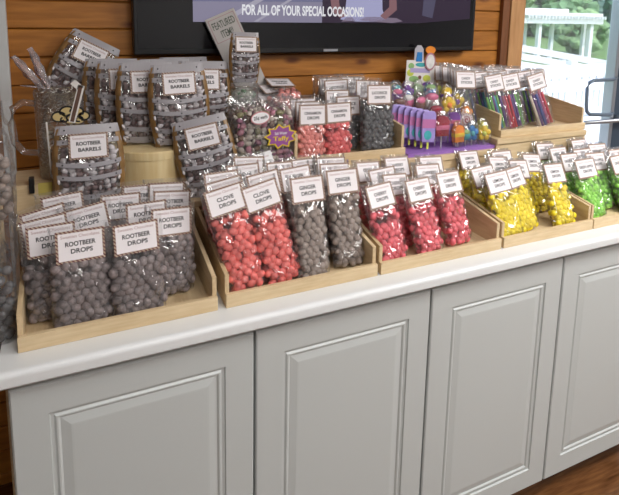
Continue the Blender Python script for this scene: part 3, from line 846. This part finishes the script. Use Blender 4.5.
# ------------------------------------------------------------------ taffy bags
TAFC = [mat('taffy_'+n, c, .3, var=.2, vscale=60) for n, c in (('mauve', (.33, .15, .22)), ('brown', (.16, .09, .06)), ('pink', (.50, .22, .28)), ('cream', (.55, .48, .42)), ('olive', (.24, .22, .12)))]
def taffy_mesh(w, H, nl):
    rnd = random.Random(9); mb = MB()
    for j in range(int(H/.017)):
        for i in range(int(w/.024)):
            for y in nl:
                M = Matrix.Rotation(rnd.uniform(0, 3.1), 3, 'Y') @ Matrix.Rotation(rnd.uniform(-.6, .6), 3, 'Z')
                c = Vector(((i-(int(w/.024)-1)/2)*.024+rnd.uniform(-.005, .005), y, .014+j*.017)); mi = rnd.randrange(5)
                mb.ell(c, (.013, .009, .009), M, 8, 5, mi)
                for s in (-1, 1): mb.ell(c+M @ Vector((s*.016, 0, 0)), (.005, .003, .007), M, 6, 4, rnd.choice((mi, 3)))
    return mb.mesh('wrapped_taffies', TAFC, True)
TM = taffy_mesh(.185, .17, (-.018, .012))
def taffy(x, y, z_, rot, label, sticker):
    t = thing('taffy_bag', label, 'candy bag', (x, y, z_), rot, 'large bags of wrapped taffy')
    o = link('wrapped_taffies', TM, t); o['kind'] = 'stuff'
    link('bag_film', get_film(.205, .215, .175, .034, 1), t)
    if sticker:
        mb = MB(); mb.prism([(.030*math.cos(2*PI*k/28), .019*math.sin(2*PI*k/28)) for k in range(28)], -.0004, .0004, 0)
        s = build('price_sticker', mb, mat('pink_rim', (.62, .25, .27), .5), t, (-.020, -.0385, .158), (0, -.12, 0))
        mb = MB(); mb.prism([(.027*math.cos(2*PI*k/28), .016*math.sin(2*PI*k/28)) for k in range(28)], -.0009, -.0004, 0)
        build('sticker_face', mb, PLAINL, s)
        link('lettering', text_mesh('25\u00a2 each', .042, .02, .013), s, (0, -.0012, 0))
        YL = mat('starburst_yellow', (.80, .58, .03), .5); PU = mat('starburst_purple', (.30, .08, .30), .5)
        def star(r1, r2, n=9): return [((r1 if k % 2 == 0 else r2)*math.cos(PI*k/n+.3)*1.15, (r1 if k % 2 == 0 else r2)*.82*math.sin(PI*k/n+.3)) for k in range(2*n)]
        mb = MB(); mb.prism(star(.047, .034), -.0004, .0004); s2 = build('starburst_sticker', mb, YL, t, (.043, -.0385, .098))
        mb = MB(); mb.prism(star(.041, .029), -.0010, -.0004); build('starburst_face', mb, PU, s2)
        link('lettering', text_mesh('Salt Water', .040, .01, .009, PLAINL), s2, (0, -.0014, .010))
        link('lettering', text_mesh('Taffy', .050, .02, .018, YL), s2, (0, -.0014, -.008))
taffy(.652, .425, 1.1195, (-.08, 0, .04), 'large bag of mauve and brown wrapped taffy with an oval price and starburst sticker', True)
taffy(.660, .478, 1.1195+.0, (-.05, 0, .02), 'large bag of wrapped taffy standing right behind the stickered one', False)
# flat stack of labelled bags leaning back on the crate
for i, (x, y, z_, roll, lab) in enumerate([(.742, .60, 1.243, -.10, 'lowest cinnamon drops bag of the stack lying back behind the taffy bags'),
        (.760, .62, 1.262, -.04, 'second cinnamon drops bag of the stack lying back behind the taffy'),
        (.785, .640, 1.280, .02, 'uppermost cinnamon drops bag of the stack lying back behind the taffy')]):
    candy_bag('cinnamon_pale', x+.015, y-.055, z_+.016, roll, .08, lab, False, lean=1.22, fill=.055, hc=.100, group='bags lying back behind the taffy')

# ------------------------------------------------------------------ lollipop display
PURP = mat('purple_card', (.32, .16, .52), .45); LILAC = mat('lilac_wrap', (.36, .28, .62), .3, var=.15, vscale=30)
t = thing('lollipop_stand', 'purple card display tray with stepped tiers holding the lollipops', 'display stand', (1.150, .392, 1.1105))
mb = MB(); mb.box(0, .375, 0, .10, 0, .012); build('front_tier', mb, PURP, t)
mb = MB(); mb.box(0, .345, .1003, .19, 0, .075); build('middle_tier', mb, PURP, t)
mb = MB(); mb.box(0, .300, .1903, .30, 0, .105); build('rear_tier', mb, PURP, t)
LC = {n: mat('lolly_'+n, c, .22, var=.12, vscale=50) for n, c in dict(yellow=(.85, .60, .04), orange=(.85, .28, .04), red=(.40, .03, .06), blue=(.04, .22, .55), purple=(.22, .06, .38), pink=(.75, .20, .35), green=(.30, .50, .20), white=(.78, .76, .74), lime=(.62, .68, .12), brown=(.22, .10, .08), teal=(.08, .42, .45)).items()}
LSM = {}
def disc_pts(r, n=20, cx=0, cz=0, sx=1, sz=1): return [(cx+r*sx*math.cos(2*PI*k/n), cz+r*sz*math.sin(2*PI*k/n)) for k in range(n)]
def head_mesh(shape, c1, c2):
    k = (shape, c1, c2)
    if k in LSM: return LSM[k]
    mb = MB()
    if shape == 'flower':
        for i in range(5):
            a = 2*PI*i/5+.3; mb.ell((.0135*math.cos(a), 0, .0135*math.sin(a)), (.0095, .006, .0095), None, 10, 8, 0)
        mb.ell((0, -.003, 0), (.008, .006, .008), None, 10, 8, 1)
    elif shape == 'heart':
        pts = []
        for i in range(28):
            a = 2*PI*i/28; pts.append((.0016*16*math.sin(a)**3*.8, .0016*(13*math.cos(a)-5*math.cos(2*a)-2*math.cos(3*a)-math.cos(4*a))*.85))
        mb.prism(pts, -.006, .006, 0); mb.prism([(x*.65, z_*.65) for x, z_ in pts], -.008, -.006, 1)
    elif shape == 'swirl':
        mb.prism(disc_pts(.021, 24), -.005, .005, 0)
        for i in range(36):
            a = i*.42; r = .002+i*.0005; mb.ell((r*math.cos(a), -.0052, r*math.sin(a)), (.0022, .0012, .0022), None, 6, 4, 1)
    elif shape == 'face':
        mb.ell((0, 0, 0), (.020, .008, .020), None, 14, 10, 0); mb.ell((0, -.003, .012), (.017, .007, .010), None, 12, 8, 1)
    else:  # pop with a rounded block head
        mb.prism([(x, z_) for x, z_ in [(-.015, -.022), (.015, -.022), (.017, .010), (.012, .020), (0, .024), (-.012, .020), (-.017, .010)]], -.006, .006, 0)
        mb.prism([(-.0165, -.008), (.0165, -.008), (.017, .002), (-.017, .002)], -.0072, .0072, 1)
    LSM[k] = mb.mesh('candy_head', [LC[c1], LC[c2]], shape != 'heart' and shape != 'pop' and shape != 'swirl')
    return LSM[k]
mb = MB(); mb.tube([(0, 0, 0), (0, 0, .075)], .0024, 8); STK = mb.mesh('stick', LC['white'], True)
def wrap_mesh(s):
    mb = MB(); vs = []
    n, m = 14, 8
    for j in range(m+1):
        q = j/m; zz = -.034+.068*q
        for i in range(n):
            a = 2*PI*i/n; r = .026*math.sin(PI*(.12+.8*q))**.6*(1+.08*math.sin(5*a+s))
            vs.append((r*math.cos(a), r*.42*math.sin(a), zz))
    fs = [(j*n+i, j*n+(i+1) % n, (j+1)*n+(i+1) % n, (j+1)*n+i) for j in range(m) for i in range(n)]
    mb.add(vs, fs); return mb.mesh('clear_wrapper', FILM, True)
WR = [wrap_mesh(0), wrap_mesh(2)]
def lolly(x, y, ztop, shape, c1, c2, lab, zb, sc=1., wrap=True, roll=0.):
    sc *= 1.18; ztop += (.004 if zb < 1.2 else -.026)
    t = thing('lollipop', lab, 'lollipop', (x, y, zb), (-.06, roll, random.uniform(-.3, .3)), 'lollipops on the purple display')
    h = (ztop-zb)
    o = link('stick', STK, t); o.scale = (1, 1, max(.2, (h)/.075))
    hd = link('candy_head', head_mesh(shape, c1, c2), t, (0, -.001, h)); hd.scale = (sc, sc, sc)
    if wrap:
        q = link('clear_wrapper', WR[int(x*100) % 2], t, (0, -.001, h)); q.scale = (sc, sc, sc)
F0, F1, F2 = 1.1235, 1.1860, 1.2160
LL = [
 (1.300, .415, 1.200, 'pop', 'red', 'pink', 'dark red block lollipop with a pink band at the front of the display', F0, 1.35),
 (1.302, .455, 1.235, 'face', 'brown', 'red', 'brown lollipop right above the dark red one', F0, 1.2),
 (1.372, .412, 1.168, 'pop', 'orange', 'yellow', 'orange and yellow block lollipop low at the front centre', F0, 1.15),
 (1.372, .440, 1.210, 'pop', 'purple', 'pink', 'purple lollipop with pink band above the orange one', F0, 1.1),
 (1.378, .478, 1.258, 'flower', 'yellow', 'orange', 'yellow flower lollipop with orange centre above the purple band', F0, 1.2),
 (1.440, .420, 1.162, 'flower', 'blue', 'teal', 'blue flower lollipop at the front right', F0, 1.1),
 (1.440, .455, 1.205, 'swirl', 'white', 'red', 'white lollipop with red swirl above the blue flower', F0, 1.),
 (1.462, .480, 1.222, 'flower', 'orange', 'yellow', 'orange and yellow flower lollipop in the middle right', F0, 1.1),
 (1.488, .412, 1.160, 'flower', 'yellow', 'lime', 'yellow flower lollipop low at the right front', F0, 1.05),
 (1.508, .445, 1.168, 'flower', 'lime', 'yellow', 'lime flower lollipop at the right front end', F0, 1.05),
 (1.405, .412, 1.160, 'face', 'teal', 'green', 'teal round lollipop between the orange block and blue flower', F0, .8),
 (1.175, .500, 1.262, 'face', 'brown', 'brown', 'brown round lollipop in the middle tier at the left', F1, 1.1),
 (1.222, .515, 1.272, 'face', 'pink', 'white', 'pale pink round lollipop in the middle tier left of centre', F1, 1.1),
 (1.270, .505, 1.262, 'face', 'brown', 'pink', 'brown and pink round lollipop at the centre of the middle tier', F1, 1.15),
 (1.322, .512, 1.268, 'face', 'white', 'pink', 'white face lollipop with pink rim beside the yellow flower', F1, 1.3),
 (1.440, .515, 1.262, 'flower', 'yellow', 'purple', 'yellow flower lollipop with purple centre in the middle tier', F1, 1.2),
 (1.400, .522, 1.290, 'pop', 'yellow', 'purple', 'yellow and purple block lollipop at the top centre right', F1, 1.),
 (1.175, .600, 1.320, 'swirl', 'green', 'brown', 'green swirl lollipop at the left of the rear tier', F2, 1.1),
 (1.225, .605, 1.325, 'face', 'green', 'teal', 'green round lollipop second in the rear tier', F2, 1.1),
 (1.275, .600, 1.318, 'flower', 'purple', 'blue', 'purple and blue flower lollipop at the centre of the rear tier', F2, 1.2),
 (1.325, .605, 1.325, 'swirl', 'green', 'white', 'green and white swirl lollipop in the rear tier', F2, 1.1),
 (1.375, .600, 1.312, 'face', 'teal', 'purple', 'teal lollipop near the right of the rear tier', F2, 1.),
 (1.420, .600, 1.310, 'flower', 'lime', 'yellow', 'lime flower lollipop at the right end of the rear tier', F2, 1.2),
 (1.200, .552, 1.290, 'face', 'purple', 'pink', 'purple round lollipop between middle and rear tier at the left', F1, 1.),
 (1.350, .560, 1.300, 'face', 'blue', 'green', 'blue and green lollipop between middle and rear tier', F1, 1.),
]
for a in LL: lolly(*a)
# purple sleeves (flat packaged pops) at the left
def sleeve(x, y, z_, yaw, label):
    t = thing('lollipop_sleeve', label, 'packaged lollipop', (x, y, z_), (-.10, .07, yaw), 'purple packaged lollipops at the left of the display')
    mb = MB(); t.scale = (.95, .7, 1.02); mb.prism([(-.026, .012), (.026, .012), (.029, .04), (.029, .105), (.022, .118), (-.022, .118), (-.029, .105), (-.029, .04)], -.007, .007)
    build('sleeve_card', mb, LILAC, t, bev=.003)
    mb = MB(); mb.box(-.0295, .0295, -.0078, -.0070, .060, .090); build('pink_band', mb, mat('mauve_band', (.52, .18, .40), .4), t)
    mb = MB(); mb.prism(disc_pts(.016, 16, -.004, .036), -.0082, -.0071); build('blue_print', mb, LC['teal'], t)
    mb = MB(); mb.box(-.004, .004, -.002, .002, -.012, .014); build('stick', mb, LC['lime'], t)
for i, n in enumerate(['foremost purple packaged lollipop with pink band and blue print, facing out', 'second purple packaged lollipop, a narrow strip seen behind the foremost',
      'third purple packaged lollipop in the overlapping row', 'fourth purple packaged lollipop in the overlapping row', 'fifth purple packaged lollipop in the overlapping row',
      'sixth and last purple packaged lollipop at the left end beside the licorice tray']):
    sleeve(1.240-.016*i, .412+.014*i, 1.140+.003*i, -.05, n)

# header card
t = thing('display_card', 'white die-cut advertising card with painted fruit above the lollipops', 'card', (1.392, .705, 1.118), (-.03, .05, 0))
mb = MB(); mb.box(-.068, .068, 0, .002, -.005, .285); build('card_sheet', mb, mat('card_white', (.80, .76, .72), .5), t)
def blob(c, pts): 
    mb = MB(); mb.prism(pts, -.0012, -.0002); return build('printed_fruit', mb, LC[c], t)
blob('lime', disc_pts(.016, 16, -.048, .235, 1, .9)); blob('green', disc_pts(.018, 16, -.030, .210, 1.3, .7)); blob('green', disc_pts(.015, 16, -.046, .262, .9, .8))
blob('lime', disc_pts(.017, 16, .032, .214, 1.1, .8)); blob('purple', disc_pts(.018, 16, .040, .190, 1.4, .55)); blob('brown', disc_pts(.008, 14, -.002, .217)); blob('orange', disc_pts(.012, 14, -.006, .172, 1.2, .9))
blob('teal', disc_pts(.012, 14, .0, .268, 2.2, .7))
mb = MB(); mb.box(-.050, .045, -.0014, -.0002, .236, .254, 0, Matrix.Rotation(.0, 4, 'Y')); build('printed_banner', mb, mat('banner_lilac', (.45, .38, .62), .5), t)
mb = MB(); mb.prism([(-.034, .285), (.012, .285), (.008, .330), (-.004, .345), (-.022, .345), (-.034, .330)], 0, .002, 0); mb.prism([(-.026, .280), (.004, .280), (.002, .318), (-.022, .318)], -.0012, 0, 1)
build('card_tub_print', mb, [mat('tub_grey', (.48, .46, .5), .5), LC['blue']], t)
mb = MB(); mb.prism(disc_pts(.030, 24, .040, .282, .85, 1.2), -.006, -.004, 0); mb.prism(disc_pts(.024, 24, .040, .282, .85, 1.2), -.0066, -.006, 1)
mb.prism(disc_pts(.020, 20, .040, .328, 1.2, .8), -.003, 0, 2)
build('card_badge', mb, [mat('badge_rim', (.45, .2, .25), .5), LC['white'], LC['orange']], t)

# ------------------------------------------------------------------ television
t = thing('television', 'large black wall television showing a special occasions banner', 'television', (.325, .745, 1.437))
TW, TH = 1.366, .80
mb = MB(); mb.box(0, TW, 0, .05, 0, TH); build('housing', mb, BLACKP, t, bev=.004)
mb = MB(); mb.box(.4, .9, .0501, .0548, .2, .6); build('wall_mount', mb, METAL, t)
mb = MB(); mb.box(.012, TW-.012, -.0012, 0, .018, TH-.012); build('screen', mb, SCREEN, t)
mb = MB(); mb.box(.664, .722, -.003, 0, .004, .013); build('maker_badge', mb, METAL, t)
def em(name, c, s=1.): return mat(name, (.0, .0, .0), .3, emit=c, es=s)
SX, SZ = .325, 1.437
def scr(name, pts, m, lay):
    mb = MB(); mb.prism([(x-SX, z_-SZ) for x, z_ in pts], -.0013-.0004*lay, -.0012); return build(name, mb, m, t)
scr('slide_background', [(.512, 1.545), (1.40, 1.549), (1.66, 1.57), (1.66, 2.2), (.512, 2.2)], em('slide_dusk', (.035, .02, .045), .9), 0)
scr('slide_banner', [(.512, 1.545), (.98, 1.547), (.98, 1.622), (.512, 1.612)], em('slide_lilac', (.27, .25, .36), .9), 1)
scr('slide_banner', [(.512, 1.612), (.98, 1.622), (.98, 1.78), (.512, 1.78)], em('slide_blue', (.20, .20, .34), .8), 1)
scr('slide_stripe', [(.60, 1.548), (.63, 1.548), (.80, 1.65), (.77, 1.65)], em('slide_pale', (.42, .40, .50), .9), 2)
scr('slide_stripe', [(.72, 1.548), (.735, 1.548), (.90, 1.65), (.885, 1.65)], em('slide_pale', (.42, .40, .50), .9), 2)
# woman in white shirt, arms raised
scr('slide_figure', [(1.055, 1.56), (1.12, 1.553), (1.20, 1.553), (1.25, 1.562), (1.235, 1.60), (1.225, 1.75), (1.09, 1.75), (1.075, 1.60)], em('slide_shirt', (.42, .42, .66), .9), 2)
scr('slide_figure', [(1.0, 1.70), (1.02, 1.59), (1.055, 1.565), (1.085, 1.575), (1.05, 1.61), (1.035, 1.70)], em('slide_skin', (.30, .15, .17), .8), 3)
scr('slide_figure', [(1.29, 1.70), (1.30, 1.60), (1.25, 1.562), (1.225, 1.575), (1.265, 1.61), (1.262, 1.70)], em('slide_skin', (.30, .15, .17), .8), 3)
scr('slide_figure', [(1.06, 1.552), (1.15, 1.556), (1.28, 1.549), (1.33, 1.556), (1.30, 1.568), (1.2, 1.572), (1.08, 1.568)], em('slide_table', (.26, .2, .28), .8), 2)
scr('slide_figure', [(1.42, 1.58), (1.47, 1.57), (1.50, 1.75), (1.43, 1.75)], em('slide_side', (.10, .09, .16), .8), 2)
link('lettering', text_mesh('FOR ALL OF YOUR SPECIAL OCCASIONS!', .474, .035, .037, em('slide_text', (.80, .80, .84), 1.)), t, (.915-SX, -.0032, 1.5885-SZ), (0, -.012*0, 0))

# ------------------------------------------------------------------ white rack at the left with bags
t = thing('display_rack', 'white metal display rack upright and shelf at the left of the counter', 'rack', (-.032, .60, 0))
mb = MB(); mb.box(-.016, .012, .12, .148, 0, 2.1); mb.box(-.50, -.47, .12, .148, 0, 2.1); build('upright', mb, RACKW, t, bev=.002)
mb = MB(); mb.tube([(-.48, .13, 1.34), (-.01, .13, 1.45)], .008, 8); mb.tube([(-.48, .13, 1.75), (-.01, .13, 1.75)], .006, 8); build('brace', mb, RACKW, t, smooth=True)
mb = MB()
mb.tube([(-.048+.016*math.cos(a), .10, 1.60+.07*math.sin(a)) for a in [2*PI*i/20 for i in range(21)]], .003, 6); build('wire_loop', mb, RACKW, t, smooth=True)
t = thing('wooden_shelf', 'brown wooden display shelf unit just left of the counter', 'shelf', (-.45, .0, 0))
mb = MB(); mb.box(0, .425, .06, .38, 1.120, 1.135); build('shelf_board', mb, PINE, t, bev=.002)
mb = MB(); mb.box(0, .425, .0, .30, .885, .90); build('shelf_board', mb, PINE, t, bev=.002)
mb = MB(); mb.box(0, .02, .36, .385, 0, 1.12); mb.box(.405, .425, .36, .385, 0, 1.12); mb.box(0, .02, .02, .04, 0, .885); mb.box(.405, .42, .02, .04, 0, .885); build('leg', mb, PINE, t)
SPEC['rack'] = SPEC['licorice']
def rack_bag(kind, x, y, z_, w, H, label, rot=(0, 0, 0)):
    t = thing('candy_bag', label, 'candy bag', (x, y, z_), rot, 'bags on the left shelf')
    link('bag_film', get_film(w, H, H*.62, .03, 2), t)
    o = link('candy_filling', packed_mesh(kind, w-.008, H*.6, (-.013, .01), 1), t); o['kind'] = 'stuff'
    c = link('label_card', LCARD, t, (-.03, -.012, H*.80))
rack_bag('licorice', -.062, .10, .902, .16, .275, 'dark candy bag standing at the left edge beside the root beer tray')
rack_bag('ginger', -.055, .20, 1.137, .15, .26, 'clear candy bag on the upper left shelf at the edge of the photo', (0, 0, .0))

# ------------------------------------------------------------------ outside
GRASS = mat('lawn_grass', (.12, .22, .06), .9, var=.3, vscale=.6)
mb = MB(); mb.box(-30, 90, 9, 120, -1.3, -1.2); g = build('lawn', mb, GRASS); g['kind'] = 'structure'; g.name = 'ground'
DECKW = mat('white_deck_paint', (.85, .86, .88), .6)
mb = MB()
for i in range(34): mb.box(-2, 14, .92+i*.15, .92+i*.15+.143, -.10, -.06)
dk = build('deck', mb, DECKW); dk['kind'] = 'structure'; dk.name = 'floor_deck'
def fence(y, x0, x1, zt, zb, label):
    t = thing('deck_fence', label, 'fence', (0, y, 0), group='white deck fences')
    mb = MB(); mb.box(x0, x1, -.04, .04, zt-.05, zt); mb.box(x0, x1, -.02, .02, zt-.19, zt-.05); mb.box(x0, x1, -.02, .02, zt-.42, zt-.25); mb.box(x0, x1, -.02, .02, zb, zb+.1)
    for i in range(int((x1-x0)/.165)): mb.box(x0+i*.165, x0+i*.165+.105, -.02, .02, zt-.25, zt-.19)
    build('rail', mb, DECKW, t)
    n = int((x1-x0)/.13)
    mb = MB()
    for i in range(n): mb.box(x0+i*.13, x0+i*.13+.085, -.015, .015, zb+.1, zt-.42)
    build('balusters', mb, DECKW, t)
    for x in [x0+i*1.6 for i in range(int((x1-x0)/1.6)+1)]:
        mb = MB(); mb.box(x-.06, x+.06, -.06, .06, -.06, zt+.06); build('post', mb, DECKW, t)
fence(5.0, 4.0, 13.5, .80, .0, 'white deck fence with small square gaps outside the window')
t = thing('ramp_rail', 'white boarded ramp rail sloping down behind the deck fence', 'rail', (0, 9, 0), group=None)
mb = MB()
for i in range(4):
    z0 = .88-.20*i
    mb.add([(9.5, 0, z0), (13.8, 0, z0-.62), (13.8, 0, z0-.62-.165), (9.5, 0, z0-.165), (9.5, .04, z0), (13.8, .04, z0-.62), (13.8, .04, z0-.62-.165), (9.5, .04, z0-.165)],
        [(0, 1, 2, 3), (7, 6, 5, 4), (0, 4, 5, 1), (1, 5, 6, 2), (2, 6, 7, 3), (3, 7, 4, 0)])
build('rail_boards', mb, DECKW, t)
for x in (9.6, 11.6, 13.7):
    mb = MB(); mb.box(x-.06, x+.06, .05, .15, -1.2, 1.0-.14-(x-9.5)*.144); build('post', mb, DECKW, t)
# gazebo
t = thing('pergola', 'white pergola with square columns standing on the lawn outside', 'pergola', (26, 22, -1.2))
for dx, dy, s in ((-2.0, 0, .22), (-1.55, 1.5, .16), (-.15, .8, .2), (2.1, 0, .26), (2.75, 1.0, .2)):
    mb = MB(); mb.box(dx-s/2, dx+s/2, dy-s/2, dy+s/2, 0, 2.15); build('column', mb, DECKW, t)
mb = MB(); mb.box(-3.4, 2.8, -.3, 1.9, 2.15, 2.42); build('beam', mb, DECKW, t)
mb = MB()
for i in range(25): mb.box(-3.3+i*.25, -3.22+i*.25, -.5, 2.2, 2.42, 2.6)
build('rafters', mb, DECKW, t)
mb = MB(); mb.box(-3.6, 2.6, -.4, 2.1, 2.6, 2.76); mb.box(-4.6, .2, .0, 1.8, 2.76, 2.98); build('roof_boards', mb, DECKW, t)
LEAF = [mat('foliage_'+str(i), c, .8, var=.4, vscale=1.2) for i, c in enumerate([(.10, .22, .13), (.16, .30, .14), (.24, .38, .17), (.10, .21, .17)])]
def crown(seed, R, H, mi, tree):
    rnd = random.Random(seed); mb = MB()
    for i in range(90):
        a = rnd.uniform(0, 2*PI); q = rnd.uniform(-1, 1); rr = R*math.sqrt(max(0, 1-q*q))*rnd.uniform(.55, 1.)
        c = (rr*math.cos(a), rr*math.sin(a), H+q*R*.8); s = R*rnd.uniform(.16, .30)
        vs0 = len(mb.v); mb.ell(c, (s, s, s*.8), Matrix.Rotation(rnd.uniform(0, 3), 3, 'X'), 8, 6, 0)
        for k in range(vs0, len(mb.v)):
            v = Vector(mb.v[k]); n_ = noise.noise(v*2.3)*s*.7; d_ = (v-Vector(c)).normalized() if (v-Vector(c)).length else Vector()
            mb.v[k] = tuple(v+d_*n_)
    build('crown', mb, LEAF[mi], tree, smooth=False)
    mb = MB(); mb.tube([(0, 0, 0), (.1, 0, H*.5), (0, 0, H)], [R*.09, R*.07, R*.04], 8); build('trunk', mb, mat('bark', (.12, .08, .05), .9), tree, smooth=True)
TR = [(25.5, 26, 1.0, 1.1, 0, 'small dark green shrub tree between the pergola columns'),
      (23.0, 26, .7, .6, 3, 'low bush left of the pergola'),
      (31, 25, 1.6, 1.5, 2, 'pale green tree right of the pergola beside the door frame'),
      (20, 44, 4.2, 3.8, 0, 'broad dark green tree far behind the pergola at the left'),
      (30, 48, 4.6, 4.0, 1, 'mid green tree far behind the pergola roof'),
      (40, 46, 4.6, 4.0, 2, 'light green tree far beyond the pergola'),
      (50, 45, 4.8, 4.0, 1, 'large tree far beyond at the right'),
      (63, 43, 4.8, 4.0, 0, 'dark tree far off behind the glass door'),
      (36, 62, 6.5, 5., 3, 'bluish green tree in the distant tree line'),
      (51, 63, 6.8, 5., 0, 'tall distant tree in the tree line at the right'),
      (67, 60, 7, 5., 3, 'distant tree in the tree line at the far right'),
      (21, 62, 6.8, 5., 1, 'distant tree in the tree line at the far left')]
for i, (x, y, R, H, mi, lab) in enumerate(TR):
    t = thing('tree', lab, 'tree', (x, y, -1.2), group='trees outside'); crown(i+3, R, H, mi, t)

# ------------------------------------------------------------------ light
wd = bpy.data.worlds.new('World'); SC.world = wd; wd.use_nodes = True; nt = wd.node_tree
bg = nt.nodes['Background']
sky = nt.nodes.new('ShaderNodeTexSky'); sky.sky_type = 'HOSEK_WILKIE' if False else 'NISHITA'
sky.sun_disc = False; sky.sun_elevation = .9; sky.sun_rotation = 2.0; sky.dust_density = 3.
nt.links.new(sky.outputs[0], bg.inputs['Color']); bg.inputs['Strength'].default_value = .70
sl = bpy.data.lights.new('sun', 'SUN'); sl.energy = 6.; sl.angle = .02; sl.color = (1, .96, .9)
so = bpy.data.objects.new('sun', sl); COL.objects.link(so); so.rotation_euler = (.75, .15, -.5)   # from behind the shop, over its roof

# ------------------------------------------------------------------ camera
f, cx, cy, cz, yaw, pit, rol, PX, PY = 552.30916, 0.13487, -1.11955, 1.60878, 0.45354, 0.1576, 0.02623, 335.48293, 93.82724
Fv = Vector((math.sin(yaw)*math.cos(pit), math.cos(yaw)*math.cos(pit), -math.sin(pit)))
Rv = Vector((math.cos(yaw), -math.sin(yaw), 0)); Uv = Rv.cross(Fv)
R2 = Rv*math.cos(rol)+Uv*math.sin(rol); U2 = -Rv*math.sin(rol)+Uv*math.cos(rol)
cam = bpy.data.cameras.new('Camera'); co = bpy.data.objects.new('Camera', cam); COL.objects.link(co)
M = Matrix((R2, U2, -Fv)).transposed().to_4x4(); M.translation = (cx, cy, cz); co.matrix_world = M
cam.sensor_fit = 'HORIZONTAL'; cam.sensor_width = 36; cam.lens = f/619*36
cam.shift_x = (309.5-PX)/619; cam.shift_y = (PY-247.5)/619
cam.clip_start = .05; cam.clip_end = 300
SC.camera = co
SC.view_settings.view_transform = 'Standard'; SC.view_settings.look = 'None'
SC.view_settings.exposure = -0.20; SC.view_settings.gamma = 1; SC.view_settings.use_curve_mapping = False
SC.cycles.transparent_max_bounces = 40
